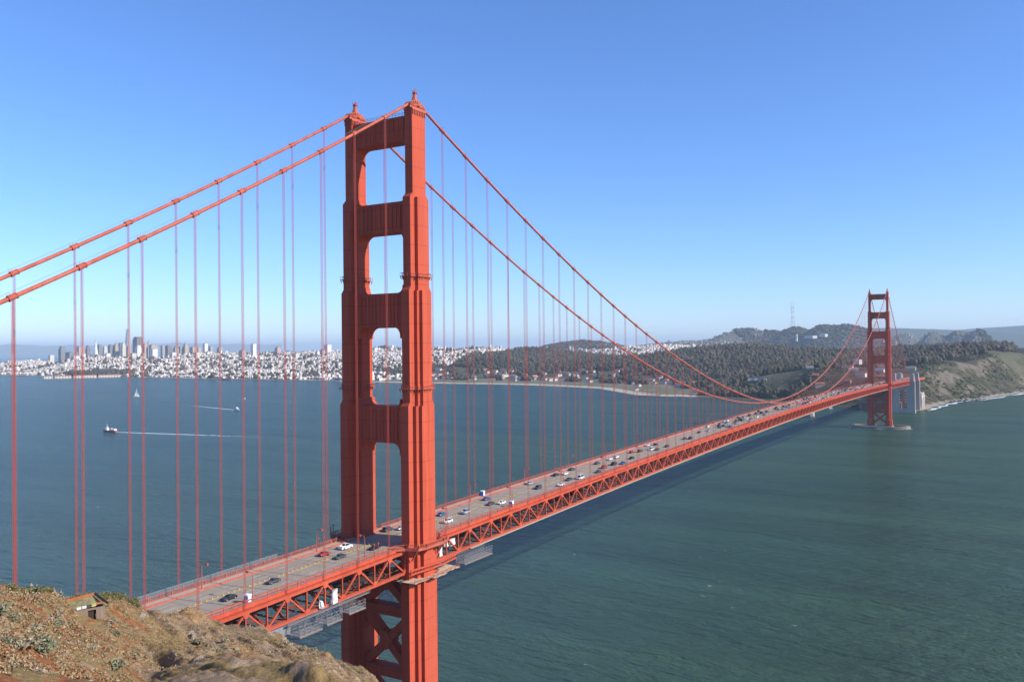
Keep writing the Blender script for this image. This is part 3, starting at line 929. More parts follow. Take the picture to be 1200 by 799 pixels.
m.build('lane_posts', YELLOW, roadway)
m = MB()
for yl in (-6.33, -3.17, 3.17, 6.33):
    x = -SIDE
    while x < 800:
        z = road_z(x)+.004; z2 = road_z(x+3.4)+.004
        b_ = len(m.v); m.v += [(x, yl-.07, z), (x+3.4, yl-.07, z2), (x+3.4, yl+.07, z2), (x, yl+.07, z)]; m.f.append((b_, b_+1, b_+2, b_+3)); x += 11.0
m.build('lane_dashes', WHITEP, roadway, recalc=False)
m = MB()
x = -SIDE+15.24
while x < 640:                          # expansion joints
    z = road_z(x)+.003; b_ = len(m.v); m.v += [(x, -9.4, z), (x+.22, -9.4, z), (x+.22, 9.4, z), (x, 9.4, z)]; m.f.append((b_, b_+1, b_+2, b_+3)); x += 15.24
m.build('expansion_joints', DARKM, roadway, recalc=False)
for sy in (-1, 1):
    m = MB(); a0, a1 = sorted((sy*9.9, sy*13.05)); strip(m, a0, a1, .6, 1.12, XR); m.build('sidewalk', WALKM, bridge)
    m = MB(); a0, a1 = sorted((sy*9.5, sy*9.9)); strip(m, a0, a1, .5, 1.30, XR); m.build('kerb', ORANGE2, bridge)
    m = MB(); a0, a1 = sorted((sy*13.05, sy*13.2)); strip(m, a0, a1, .15, 1.2, XR); m.build('fascia', ORANGE, bridge)
    # railing: rails, posts, close pickets (pickets only where the picture can show them)
    m = MB(); yr = sy*13.1
    def skip(x): return abs(x) < 11.5 or abs(x-SPAN) < 11.5
    segs = [[x for x in XR if x < -11.5]+[-11.5], [11.5]+[x for x in XR if 11.5 < x < SPAN-11.5]+[SPAN-11.5], [SPAN+11.5]+[x for x in XR if x > SPAN+11.5]]
    for sg in segs:
        strip(m, yr-.09, yr+.09, 2.30, 2.45, sg); strip(m, yr-.05, yr+.05, 1.32, 1.42, sg)
        x = sg[0]
        while x < sg[-1]:
            c = walk_z(x); m.box(x-.11, x+.11, yr-.11, yr+.11, c, c+1.42); x += 3.81
    x = -150.0
    while x < 430:
        if not skip(x):
            c = walk_z(x); m.box(x-.035, x+.035, yr-.03, yr+.03, c+.26, c+1.2)
        x += .36
    m.build('railing', ORANGE2, bridge, recalc=False)

# trusses
for sy in (-1, 1):
    y = sy*W
    tr = empty('truss', parent=bridge)
    nodes = [k/2 for k in range(-44, 212)]
    xs = [node_x(k) for k in nodes]
    gap = lambda x: False
    for nm, f0, f1, hw in (('top_chord', -.95, 0.0, .42), ('bottom_chord', -8.1, -7.25, .42)):
        for lo, hi in ((-400, -8.6), (8.6, SPAN-8.6), (SPAN+8.6, XEND+5)):
            sg = [lo] if lo > -300 else []
            sg += [x for x in xs if lo < x < hi]
            if hi < XEND: sg.append(hi)
            m = MB(); strip(m, y-hw, y+hw, f0, f1, sg); m.build(nm, ORANGE, tr)
            # flange lips, so the chords catch light as built-up sections
            if nm == 'top_chord':
                m = MB(); strip(m, y-.6, y+.6, .003, .09, sg); m.build('chord_flange', ORANGE, tr)
            else:
                m = MB(); strip(m, y-.7, y+.7, -7.247, -7.15, sg); m.build('chord_flange', ORANGE2, tr)
    rest = MB()
    for k in nodes:
        x = node_x(k)
        if abs(x) < 8 or abs(x-SPAN) < 8 or x > XEND+3: continue
        c = chord_z(x); full = (k == int(k))
        near = (-140 < x < 330) if sy < 0 else (-130 < x < 60)
        p0, p1 = (x, y, c-7.25), (x, y, c-.95)
        if near: beam('vertical', p0, p1, .5, .38, tr)
        else: rest.bar(p0, p1, .5, .38, up=(1, 0, 0))
        if full:
            for kk in (k-.5, k+.5):
                x2 = node_x(kk); c2 = chord_z(x2)
                if abs(x2) < 7 or abs(x2-SPAN) < 7: continue
                q0, q1 = (x, y, c-.7), (x2, y, c2-7.5)
                if near: beam('diagonal', q0, q1, .56, .5, tr)
                else: rest.bar(q0, q1, .56, .5, up=(0, 1, 0))
            if near:
                m = MB(); m.prism([(x-1.25, c-.9), (x+1.25, c-.9), (x+.55, c-2.1), (x-.55, c-2.1)], y-.46, y+.46, 'y'); m.build('gusset_plate', ORANGE, tr)
        elif near:
            m = MB(); m.prism([(x-1.2, c-7.3), (x+1.2, c-7.3), (x+.5, c-6.2), (x-.5, c-6.2)], y-.46, y+.46, 'y'); m.build('gusset_plate', ORANGE, tr)
    if rest.v:
        o = rest.build('truss_members', ORANGE, tr, recalc=False); o['kind'] = 'stuff'
# floor beams, stringers, bottom laterals
fb = MB(); fb.box(-.25, .25, -W+.5, W-.5, -2.4, .2)
for sy in (-1, 1):
    for k in range(4):
        fb.bar((0, -W+.4+k*6.6, -7.4 if k % 2 == 0 else -2.3), (0, -W+.4+(k+1)*6.6, -2.3 if k % 2 == 0 else -7.4), .3)
fb.box(-.2, .2, -W+.5, W-.5, -7.7, -7.2)
fb_mesh = None; rest = MB()
for k in [j/2 for j in range(-40, 190)]:
    x = node_x(k)
    if abs(x) < 8: continue
    if x < 330:
        if fb_mesh is None:
            o = fb.build('floor_beam', ORANGE2, bridge); fb_mesh = o.data
        else: o = add("floor_beam", fb_mesh, ORANGE2, bridge)
        o.location = (x, 0, chord_z(x))
    else:
        c = chord_z(x); rest.box(x-.25, x+.25, -W+.5, W-.5, c-2.4, c+.2); rest.box(x-.2, x+.2, -W+.5, W-.5, c-7.7, c-7.2)
o = rest.build('far_floor_beams', ORANGE2, bridge, recalc=False); o['kind'] = 'stuff'
m = MB()
for yy in (-7.5, -3.7, 0, 3.7, 7.5): strip(m, yy-.2, yy+.2, -.6, .45, xs_deck)
m.build('stringers', ORANGE2, bridge)
m = MB()
for k in range(-22, 105):
    x0, x1 = node_x(k), node_x(k+1)
    for a_, b_ in ((-1, 1), (1, -1)):
        m.bar((x0, a_*(W-.6), chord_z(x0)-7.6-.02*a_), (x1, b_*(W-.6), chord_z(x1)-7.6-.02*a_), .5, .4)
m.build('bottom_laterals', ORANGE2, bridge, recalc=False)
m = MB()                                # dark pipes added under the deck to darken the see-through truss
for yy, zz, rr_ in ((-10.5, -2.9, .22), (-9.6, -2.9, .16), (-4.5, -3.0, .3), (2.0, -3.0, .25), (6.5, -3.0, .2), (10.3, -2.9, .25), (-11.4, -6.6, .16), (11.4, -6.6, .2)):
    m.tube([(x, yy, chord_z(x)+zz) for x in xs_deck if x < 700], rr_, 6, caps=False)
m.build('filler_pipes', DARKM, bridge, recalc=False)
for x0, x1 in ((-122, -96), (-88, -70), (-36, -14), (22, 47), (66, 80), (110, 150)):      # dark sheets added over the bottom laterals to shade the truss interior
    m = MB(); strip(m, -9.5, 7.5, -7.12, -6.98, [x0, (x0+x1)/2, x1]); m.build('truss_shade_panel', DARKM, bridge)
m = MB()
for k in [j/2 for j in range(-20, 60)]:  # sway frames inside the trusses
    x = node_x(k)
    if abs(x) < 9: continue
    c = chord_z(x)
    for s_ in (-1, 1):
        m.bar((x, s_*(W-.5), c-7.2), (x, s_*4.6, c-2.5), .34); m.bar((x, s_*4.6, c-2.5), (x, 0, c-7.3), .3)
o = m.build('sway_frames', ORANGE2, bridge, recalc=False); o['kind'] = 'stuff'
# sidewalk bays that swing out round the tower legs
for x0 in (0, SPAN):
    for sy in (-1, 1):
        c = chord_z(x0)
        out = [(-12.5, 13.1), (-9.8, 15.4), (-8.2, 19.7), (-5, 20.6), (5, 20.6), (8.2, 19.7), (9.8, 15.4), (12.5, 13.1)]
        inn = [(12.5, 9.95), (9.9, 10.4), (9.2, 13.4), (8.1, 17.2), (4, 18.1), (-4, 18.1), (-8.1, 17.2), (-9.2, 13.4), (-9.9, 10.4), (-12.5, 9.95)]
        poly = [(x0+px, sy*py) for px, py in out+inn]
        m = MB(); m.prism(poly, c+.35, c+1.14); m.build('walkway_bay', ORANGE2, bridge)
        m = MB()
        for p, q in zip(out[:-1], out[1:]):
            P0 = Vector((x0+p[0], sy*p[1], c+1.14)); Q0 = Vector((x0+q[0], sy*q[1], c+1.14)); L = (Q0-P0).length
            for zz, w_ in ((1.25, .16), (.2, .1)): m.bar(P0+Vector((0, 0, zz)), Q0+Vector((0, 0, zz)), w_)
            nst = max(2, int(L/.5))
            for j in range(nst+1):
                t = P0.lerp(Q0, j/nst); m.bar(t, t+Vector((0, 0, 1.25)), .2 if j in (0, nst) else .07)
        m.build('railing', ORANGE2, bridge, recalc=False)
        m = MB()
        for px, py in ((-8.2, 19.3), (-3, 20.2), (3, 20.2), (8.2, 19.3)):
            m.bar((x0+px, sy*py, c+.35), (x0+px*.9, sy*(W+2.6), c-3.4), .4)
        m.build('bracket', ORANGE2, bridge, recalc=False)
# traveller gantry rail under the deck (pale edge seen along the bottom)
for sy in (-1, 1):
    m = MB(); a0, a1 = sorted((sy*(W+.75), sy*(W+1.5))); strip(m, a0, a1, -8.0, -7.75, [x for x in xs_deck if 25 < x < SPAN-12]); m.build('traveller_rail', WALKM, bridge)

# --- far end: concrete pylons, steel arch, viaduct
for xp in (XEND+3, XEND+100):
    m = MB(); zd = chord_z(xp)
    for sy in (-1, 1):
        y0, y1 = sorted((sy*7.0, sy*21.5)); m.box(xp-6, xp+6, y0, y1, -3, zd-1)
        y0, y1 = sorted((sy*13.4, sy*20.0)); m.box(xp-5, xp+5, y0, y1, zd-1, zd+12.5)
        y0, y1 = sorted((sy*14.2, sy*19.2)); m.box(xp-4.2, xp+4.2, y0, y1, zd+12.5, zd+14.0)
        for k in (-3.4, 0, 3.4):
            y0, y1 = sorted((sy*21.5, sy*22.0)); m.box(xp+k-.9, xp+k+.9, y0, y1, 0, zd-3)
    m.box(xp-5.4, xp+5.4, -7.0, 7.0, -3, 9); m.box(xp-5.4, xp+5.4, -7.0, 7.0, 46, zd-1)
    m.box(xp-6.8, xp+6.8, -22.3, 22.3, -3, 5)
    m.build('pylon', CONC, bridge)
    m = MB()
    for z in range(12, 46, 6):
        m.bar((xp-4, -7, z), (xp-4, 7, z+6), .8); m.bar((xp-4, 7, z), (xp-4, -7, z+6), .8); m.bar((xp-4, -7, z), (xp-4, 7, z), .8)
    m.build('pylon_bracing', ORANGE, bridge, recalc=False)
xa = XEND+9; Lx = 88
for sy in (-1, 1):
    m = MB(); y = sy*W
    def rib(t): return (xa+Lx*t, y, 22+34*4*t*(1-t))
    for i in range(24): m.bar(rib(i/24), rib((i+1)/24), 1.2, 2.2)
    for i in range(1, 24, 2):
        p = rib(i/24); m.bar(p, (p[0], y, chord_z(p[0])-1), .8)
    m.build('arch_rib', ORANGE, bridge, recalc=False)
    m = MB(); 
    xv = [XEND+k*12.5 for k in range(0, 26)]
    strip(m, y-.6, y+.6, -3.2, .1, xv); m.build('viaduct_girder', ORANGE, bridge)
m = MB(); strip(m, -12.5, 12.5, .05, .44, XR); m.build('deck_slab', CONC_D, bridge)
# ------------------------------------------------------------------ on the bridge: lamps, posts, works
def ordinal(n): return '%d%s' % (n, 'th' if 10 < n % 100 < 14 else {1: 'st', 2: 'nd', 3: 'rd'}.get(n % 10, 'th'))
def make_lamp(sy):
    r = empty('street_lamp'); s = -sy
    m = MB(); m.tube([(0, 0, 0), (0, 0, .9), (0, 0, 1.0), (0, 0, 6.4)], [.2, .2, .13, .1], 8); m.build('pole', ORANGE2, r)
    m = MB(); m.tube([(0, 0, 6.3)]+[(0, s*(1.1-1.1*math.cos(t)), 6.4+1.0*math.sin(t)) for t in np.linspace(.2, math.pi/2, 6)]+[(0, s*2.2, 7.35)], .085, 7); m.build('arm', ORANGE2, r)
    m = MB(); m.prism([(s*1.6, 7.1), (s*2.6, 7.05), (s*2.75, 7.3), (s*2.5, 7.55), (s*1.6, 7.5)], -.25, .25, 'x')
    l = m.build('luminaire', ORANGE2, r)
    m = MB(); m.box(-.2, .2, min(s*1.7, s*2.55), max(s*1.7, s*2.55), 6.95, 7.048); m.build('lens', LAMPGLASS, l)
    return r
for sy, side in ((-1, 'west'), (1, 'east')):
    proto = make_lamp(sy); first = True
    for k in range(-2, 28):
        x = 22.0+46.9*k
        if x > SPAN+10 or abs(x-SPAN) < 14: continue
        o = proto if first else dup(proto); first = False
        o.location = (x, sy*(10.6 if abs(x) > 14 else 9.9), walk_z(x))
        n_l = sum(1 for j in range(-2, 28) if 0 < 22.0+46.9*j <= x) if x > 0 else sum(1 for j in range(-2, 28) if x <= 22.0+46.9*j < 0)
        tag(o, 'orange curved-arm street lamp, %s %s the near tower, %s' % (ordinal(n_l), 'past' if x > 0 else 'before', 'sunlit side' if sy < 0 else 'bay side'), 'street lamp', 'street lamps along the %s sidewalk' % side)
def post_pair():
    r = empty('signal_post')
    m = MB(); m.tube([(0, 0, 0), (0, 0, 3.0)], .1, 6); m.build('pole', ORANGE2, r)
    m = MB(); m.tube([(0, 0, 3.0), (0, 0, 3.1), (0, 0, 3.55), (0, 0, 3.7)], [.12, .28, .28, .1], 8); m.build('lantern', ORANGE2, r)
    return r
pp = post_pair(); first = True
for x, y in ((-22, 12.6), (-19.5, 12.6), (-20.5, -10.8), (-18.4, -10.8), (26, 12.6), (28.5, 12.6), (30.5, 12.6), (17.0, -10.8), (19.0, -10.8), (21, -10.8)):
    o = pp if first else dup(pp); first = False; o.location = (x, y, walk_z(x)); tag(o, 'short orange post with round head near the bridge tower', 'post', 'short posts by the near tower')
# dark steel poles standing on the bay outside the east leg
dp = MB(); dp.tube([(0, 0, 0), (0, 0, 4.2)], .16, 6); dpo = dp.build('steel_pole', DARKM)
for i, (x, y) in enumerate(((-9.5, 18.6), (-6.5, 20.3))):
    o = dpo if i == 0 else dpo.copy()
    if i: COL.objects.link(o)
    o.location = (x, y, chord_z(0)+1.14); tag(o, 'thin dark pole on the shaded walkway outside the east tower leg', 'pole', 'dark poles by the east leg')

# site toilets
def toilet():
    r = empty('portable_toilet')
    m = MB(); m.box(-.6, .6, -.6, .6, .1, 2.1); m.build('cabin', BLUE, r)
    m = MB(); m.prism([(-.66, 2.1), (.66, 2.1), (.5, 2.42), (-.5, 2.42)], -.66, .66, 'y'); m.build('roof', SHEET, r)
    m = MB(); m.box(-.42, .42, -.66, -.605, .2, 1.95); d = m.build('door', SHEET, r)
    m = MB(); m.box(.28, .36, -.72, -.662, 1.0, 1.2); m.build('handle', DARKM, d)
    m = MB(); m.box(-.7, .7, -.7, .7, 0, .098); m.build('skid', DARKM, r)
    return r
tl = toilet()
for i, (x, y, z, lab) in enumerate(((-74.5, -11.6, 0, 'blue and white portable toilet by the railing near the headland'), (66.5, -11.6, 0, 'blue and white portable toilet by the railing above the truss past the tower'), (80.5, 11.8, 0, 'blue and white portable toilet against the bay-side railing'))):
    o = tl if i == 0 else dup(tl); o.location = (x, y, walk_z(x)); o.scale = (1.25, 1.25, .95); tag(o, lab, 'toilet')

# wire fence panels on the bay side of the near span
fe = empty('wire_fence'); tag(fe, 'pale grey wire fence panels along the bay-side sidewalk of the near span', 'fence')
WIRE = None
m_, nt_, b_ = nodes_of('wire_mesh')
b_.inputs['Base Color'].default_value = (0.5, 0.52, 0.54, 1); b_.inputs['Alpha'].default_value = 0.14; b_.inputs['Roughness'].default_value = .6
WIRE = m_
m_, nt_, b_ = nodes_of('dark_wire_mesh')
b_.inputs['Base Color'].default_value = (0.3, 0.31, 0.32, 1); b_.inputs['Alpha'].default_value = 0.5; b_.inputs['Roughness'].default_value = .6
WIRE2 = m_
x = -148.0; pan = None
while x < -40:
    c = walk_z(x)
    beam('post', (x, 13.35, c), (x, 13.35, c+2.3), .08, .08, fe, GALV)
    m = MB(); x1 = x+3.0
    m.v = [(x+.06, 13.35, c+.1), (x1-.06, 13.35, walk_z(x1)+.1), (x1-.06, 13.35, walk_z(x1)+2.25), (x+.06, 13.35, c+2.25)]; m.f = [(0, 1, 2, 3)]
    m.build('mesh_panel', WIRE, fe, recalc=False); x = x1
beam('top_rail', (-148, 13.35, walk_z(-148)+2.3), (-40, 13.35, walk_z(-40)+2.3), .08, .08, fe, GALV)

# barricade, crew and drum at the headland end of the west sidewalk
m = MB()
for xx in (-93, -91): m.bar((xx, -11.6, walk_z(xx)), (xx, -11.6, walk_z(xx)+1.3), .1); m.bar((xx, -10.6, walk_z(xx)), (xx, -10.6, walk_z(xx)+1.3), .1)
bar = empty('work_barricade', (-92, -11, walk_z(-92))); tag(bar, 'orange and white work barricade closing the sidewalk near the headland', 'barricade')
for i, z in enumerate((.5, 1.0)):
    for j in range(5):
        b0 = MB(); b0.box(-1.5+j*.6, -.9+j*.6, -.05, .05, z, z+.3); b0.build('stripe', ORANGE2 if (j+i) % 2 else SHEET, bar)
for xx in (-1.4, 1.4):
    b0 = MB(); b0.bar((xx, -.3, 0), (xx, 0.08, 1.35), .08); b0.bar((xx, .4, 0), (xx, 0.08, 1.35), .08); b0.build('leg', GALV, bar)

# hanging scaffolds under the truss, decked in grey, with sheeted bays
def scaffold(name, x0, x1, y0, y1, ztop, zbot, lab, nb, deckm=GALV):
    r = empty(name, ((x0+x1)/2, (y0+y1)/2, zbot)); tag(r, lab, 'scaffold'); ox, oy, oz = r.location
    def L(p): return (p[0]-ox, p[1]-oy, p[2]-oz)
    m = MB(); m.box(x0-ox, x1-ox, y0-oy, y1-oy, 0, .18); m.build('deck', deckm, r)
    m = MB(); m.bar(L((x0, y0-.1, zbot-.15)), L((x1, y0-.1, zbot-.15)), .25); m.bar(L((x0, y1+.1, zbot-.15)), L((x1, y1+.1, zbot-.15)), .25); m.build('ledger', WOOD_OLD, r)
    n = nb
    for i in range(n+1):
        x = x0+(x1-x0)*i/n
        for y in (y0, y1):
            m = MB(); m.tube([L((x, y, zbot)), L((x, y, ztop))], .06, 6); m.build('upright', GALV, r)
    for y, nm in ((y0, 'side_lattice'), (y1, 'side_lattice')):
        m = MB()
        for i in range(n):
            xa_, xb_ = x0+(x1-x0)*i/n, x0+(x1-x0)*(i+1)/n
            h = ztop-zbot
            for f in (.33, .66, 1.0): m.tube([L((xa_, y, zbot+h*f)), L((xb_, y, zbot+h*f))], .045, 5)
            m.tube([L((xa_, y, zbot)), L((xb_, y, zbot+h*.66))], .04, 5); m.tube([L((xb_, y, zbot)), L((xa_, y, zbot+h*.66))], .04, 5)
            m.tube([L((xa_, y, zbot+h*.33)), L((xb_, y, ztop))], .04, 5)
        m.build(nm, GALV, r)
    for i in range(0, n+1):
        x = x0+(x1-x0)*i/n
        m = MB()
        for f in (.33, .66, 1.0): m.tube([L((x, y0, zbot+(ztop-zbot)*f)), L((x, y1, zbot+(ztop-zbot)*f))], .045, 5)
        m.tube([L((x, y0, zbot)), L((x, y1, ztop))], .04, 5)
        m.build('end_lattice', GALV, r)
    return r
zb = lambda x: chord_z(x)-8.1
scaffold('hanging_scaffold', -63, -54, -19.5, -14.6, zb(-58)-.1, zb(-58)-3.0, 'grey hanging scaffold under the truss just beyond the headland fence', 4)
scaffold('hanging_scaffold', -51.5, -45, -19.0, -14.6, zb(-48)-.1, zb(-48)-3.0, 'small grey hanging scaffold below the white sheeted bundles', 3)
scaffold('hanging_scaffold', -41.5, -34, -18.6, -14.6, zb(-38)-.1, zb(-38)-2.8, 'grey hanging scaffold under the truss next to the shaded tower leg', 3)
scaffold('hanging_scaffold', 21, 40, -18.6, -14.8, zb(30)-.1, zb(30)-3.2, 'long grey hanging scaffold under the truss on the open-water side of the tower', 10)
# gangway along the bottom chord
g = empty('gangway', (-45, -15, zb(-45))); tag(g, 'pale narrow gangway running along the bottom chord above the small scaffolds', 'gangway')
m = MB(); m.bar((-19, -.6, -.35), (16, -.6, .33), .9, .12); m.build('deck', GALV, g)
m = MB(); m.bar((-19, -1.2, .7), (16, -1.2, 1.38), .06); m.bar((-19, -1.2, .25), (16, -1.2, .93), .06)
for i in range(15): t = i/14; m.bar((-19+35*t, -1.2, -.35+.68*t), (-19+35*t, -1.2, .72+.68*t), .06)
m.build('guard_rail', GALV, g)
# sheeted bundles on the truss
TARP = mat_plain('white_tarp', (0.60, 0.60, 0.58), 0.75, var=0.18, scale=1.3)
def bundle(x, y, z, w, h, lab):
    r = random.Random(int(x*10)); m = MB(); n = 14; lev = 9; ph = r.uniform(0, 6)
    for j in range(lev):
        f = j/(lev-1)
        for k in range(n):
            t = 2*math.pi*k/n
            fold = 1+.17*math.sin(3*t+ph+f*2.2)+.12*math.sin(7*t+2*ph)*(1-f*.4)+.08*r.uniform(-1, 1)
            rr = (1.0-.28*f**2+.12*math.sin(f*5+ph))*fold*(w/2)
            m.v.append((rr*math.cos(t)+.25*w*f*math.sin(ph), .7*rr*math.sin(t), h*f*(1+.10*math.sin(t+ph))+.1*r.uniform(-1, 1)*(0 < j < lev-1)))
    for j in range(lev-1):
        for k in range(n): m.f.append((j*n+k, j*n+(k+1) % n, (j+1)*n+(k+1) % n, (j+1)*n+k))
    m.f.append(tuple(range((lev-1)*n, lev*n))); m.f.append(tuple(reversed(range(n))))
    o = m.build('sheeted_bundle', TARP); o.location = (x, y, z); tag(o, lab, 'sheeting')
bundle(-49.3, -14.9, zb(-49)+.9, 1.8, 2.1, 'small white sheeted bundle on the truss bottom chord')
bundle(-44.4, -14.9, zb(-44)+.9, 2.5, 3.8, 'tall white sheeted bundle on the truss beside the smaller one')
bundle(14.2, -12.6, zb(14)+.9, 1.7, 4.8, 'tall white sheeting wrapped inside the truss right by the sunlit leg')
bundle(21.0, -12.6, zb(21)+3.4, 3.2, 2.2, 'wide white sheeting inside the truss top past the sunlit leg')
bundle(17.5, -12.6, zb(18)+3.6, 2.2, 2.6, 'white sheeting in the truss between two other wrapped bays')
# plywood platform wrapped round the sunlit leg
pf = empty('work_platform', (0, -W, 62.2)); tag(pf, 'plywood work platform wrapped round the sunlit leg below the deck', 'platform')
pl = [(-10.8, -1.5, -3.5, 3.6), (-1.45, 6.0, -7.6, -3.9), (-10.8, -1.5, -6.4, -3.55), (6.05, 15.5, -6.6, -3.0), (8.6, 15.5, -2.95, 2.4)]
for i, (x0, x1, y0, y1) in enumerate(pl):
    m = MB(); nb = max(2, int((x1-x0)/1.22))
    for j in range(nb):
        xa_, xb_ = x0+(x1-x0)*j/nb, x0+(x1-x0)*(j+1)/nb-.04
        mm = MB(); dz = random.uniform(-.05, .07)
        mm.box(xa_, xb_, y0+random.uniform(-.3, .2), y1+random.uniform(-.2, .2), dz, dz+.12); mm.build('board', PLY, pf)
m = MB()
for x in (-10, -5, 0, 5, 10, 14): m.bar((x, -6.8, -.25), (x, 3.0, -.25), .2)
m.build('joists', WOOD_OLD, pf)
m = MB()
ro = [(-10.8, -6.3), (-1.5, -7.4), (6, -7.5), (15.5, -6.4)]
for p, q in zip(ro[:-1], ro[1:]):
    for z in (.7, 1.3): m.bar((p[0], p[1], z), (q[0], q[1], z), .1)
    for t in (0, .33, .66, 1): m.bar((p[0]+(q[0]-p[0])*t, p[1]+(q[1]-p[1])*t, 0), (p[0]+(q[0]-p[0])*t, p[1]+(q[1]-p[1])*t, 1.35), .09)
m.build('guard_rail', ORANGE2, pf)
m = MB()
for p, q in zip(ro[:-1], ro[1:]):
    for z in (3.0, 4.3):
        m.bar((p[0], p[1]+1.6, z), (q[0], q[1]+1.6, z), .4, .5)
    nn_ = 6
    for j in range(nn_):
        t0, t1 = j/nn_, (j+1)/nn_
        m.bar((p[0]+(q[0]-p[0])*t0, p[1]+1.6+(q[1]-p[1])*t0, 3.0), (p[0]+(q[0]-p[0])*t1, p[1]+1.6+(q[1]-p[1])*t1, 4.3), .2)
m.build('wrap_truss', ORANGE, pf)
# wire mesh screen under the bottom chord by the headland
sc = empty('wire_screen', (-66.5, -14.4, zb(-66)-3)); tag(sc, 'grey wire screen hung under the bottom chord above the headland grass', 'screen')
for i in range(6):
    m = MB(); m.bar((-5+i*2, 0, 0), (-5+i*2, 0, 3.0), .12); m.build('post', GALV, sc)
    if i < 5:
        m = MB(); m.box(-4.9+i*2, -3.1+i*2, -.02, .02, .1, 2.9); m.build('mesh_panel', WIRE2, sc)

# ------------------------------------------------------------------ traffic
def car_paint(name, c, metal=0.2): return mat_plain('car_paint_'+name, c, 0.28, metal=metal, var=0.03)
PAINT = {'white': car_paint('white', (.72, .72, .71), 0), 'silver': car_paint('silver', (.42, .44, .47), .4), 'black': car_paint('black', (.018, .018, .02), 0), 'dark grey': car_paint('dark_grey', (.07, .075, .085), .3),
    'red': car_paint('red', (.34, .02, .025), 0), 'blue': car_paint('blue', (.05, .11, .24), .2), 'tan': car_paint('tan', (.35, .29, .2), .2), 'green': car_paint('green', (.05, .09, .06), .2)}
TAIL = mat_plain('tail_lamp', (.4, .01, .01), .3)
HEADL = mat_plain('head_lamp', (.8, .8, .78), .15)
def loft(mb, secs):
    n = len(secs[0]); b0 = len(mb.v)
    for s in secs: mb.v += s
    for i in range(len(secs)-1):
        for k in range(n): mb.f.append((b0+i*n+k, b0+i*n+(k+1) % n, b0+(i+1)*n+(k+1) % n, b0+(i+1)*n+k))
    mb.f.append(tuple(b0+k for k in range(n))); mb.f.append(tuple(b0+(len(secs)-1)*n+k for k in reversed(range(n))))
SHAPES = {  # length, width, bonnet z, (x, roof z) of cabin: base front, roof front, roof rear, base rear
    'sedan': (4.7, 1.82, .92, 1.42, (1.05, .35, -1.05, -1.75), 1.0), 'suv': (4.75, 1.92, 1.08, 1.76, (1.15, .6, -1.95, -2.25), 1.12),
    'pickup': (5.6, 2.0, 1.12, 1.85, (1.3, .7, -.75, -.95), 1.05), 'van': (5.1, 2.0, 1.1, 2.05, (1.9, 1.2, -2.4, -2.5), 1.1)}
CARM = {}
for kind, (L, Wd, hb, hr_, cb, ht) in SHAPES.items():
    w = Wd/2
    def sec(x, wz, z0, z1):
        return [(x, -wz, z0), (x, -wz*1.0, z0+(z1-z0)*.55), (x, -wz*.9, z1), (x, wz*.9, z1), (x, wz*1.0, z0+(z1-z0)*.55), (x, wz, z0)]
    m = MB()
    loft(m, [sec(L/2, w*.80, .42, hb*.68), sec(L/2-.18, w*.93, .28, hb*.84), sec(L/2-.9, w, .26, hb*.95), sec(cb[0], w, .26, hb), sec(cb[3], w, .26, ht), sec(-L/2+.22, w*.95, .28, ht*.97), sec(-L/2, w*.86, .42, ht*.8)])
    # roof
    loft(m, [[(cb[1], -w*.70, hr_-.06), (cb[1]-.15, -w*.66, hr_), (cb[1]-.15, w*.66, hr_), (cb[1], w*.70, hr_-.06)], [(cb[2], -w*.70, hr_-.06), (cb[2]+.1, -w*.66, hr_), (cb[2]+.1, w*.66, hr_), (cb[2], w*.70, hr_-.06)]])
    for sx in (-1, 1):
        for p, q in ((0, 1), (3, 2)): m.bar((cb[p], sx*w*.86, hb if p == 0 else ht), (cb[q], sx*w*.69, hr_-.05), .1)
    if kind == 'pickup':
        for sx in (-1, 1): m.box(-L/2+.05, cb[3], min(sx*w*.82, sx*w*.95), max(sx*w*.82, sx*w*.95), ht, ht+.28)
        m.box(-L/2, -L/2+.08, -w*.85, w*.85, ht-.1, ht+.28)
    body = m.mesh('car_body')
    g_ = MB()
    loft(g_, [[(cb[0]-.02, -w*.84, hb-.05), (cb[1], -w*.675, hr_-.08), (cb[1], w*.675, hr_-.08), (cb[0]-.02, w*.84, hb-.05)], [(cb[3]+.02, -w*.84, ht-.1), (cb[2], -w*.675, hr_-.08), (cb[2], w*.675, hr_-.08), (cb[3]+.02, w*.84, ht-.1)]])
    glass = g_.mesh('car_glass')
    wh = MB(); wh.tube([(0, -.12, 0), (0, .12, 0)], .34, 12); wmesh = wh.mesh('tyre')
    rm = MB(); rm.tube([(0, -.125, 0), (0, .125, 0)], .2, 8); rmesh = rm.mesh('rim')
    hl = MB(); tlm = MB()
    for s_ in (-1, 1):
        hl.box(L/2-.22, L/2-.02, min(s_*w*.5, s_*w*.78), max(s_*w*.5, s_*w*.78), hb*.55, hb*.7)
        tlm.box(-L/2-.02, -L/2+.15, min(s_*w*.55, s_*w*.84), max(s_*w*.55, s_*w*.84), ht*.6, ht*.78)
    for mm in (body, glass, wmesh, rmesh):
        import bmesh
        bm = bmesh.new(); bm.from_mesh(mm); bmesh.ops.recalc_face_normals(bm, faces=bm.faces); bm.to_mesh(mm); bm.free()
    body.materials.append(PAINT['white']); glass.materials.append(GLASS_D); wmesh.materials.append(TYRE); rmesh.materials.append(RIM)
    hlm = hl.mesh('headlight'); hlm.materials.append(HEADL); tlmm = tlm.mesh('taillight'); tlmm.materials.append(TAIL)
    CARM[kind] = (body, glass, wmesh, rmesh, hlm, tlmm, L, w)
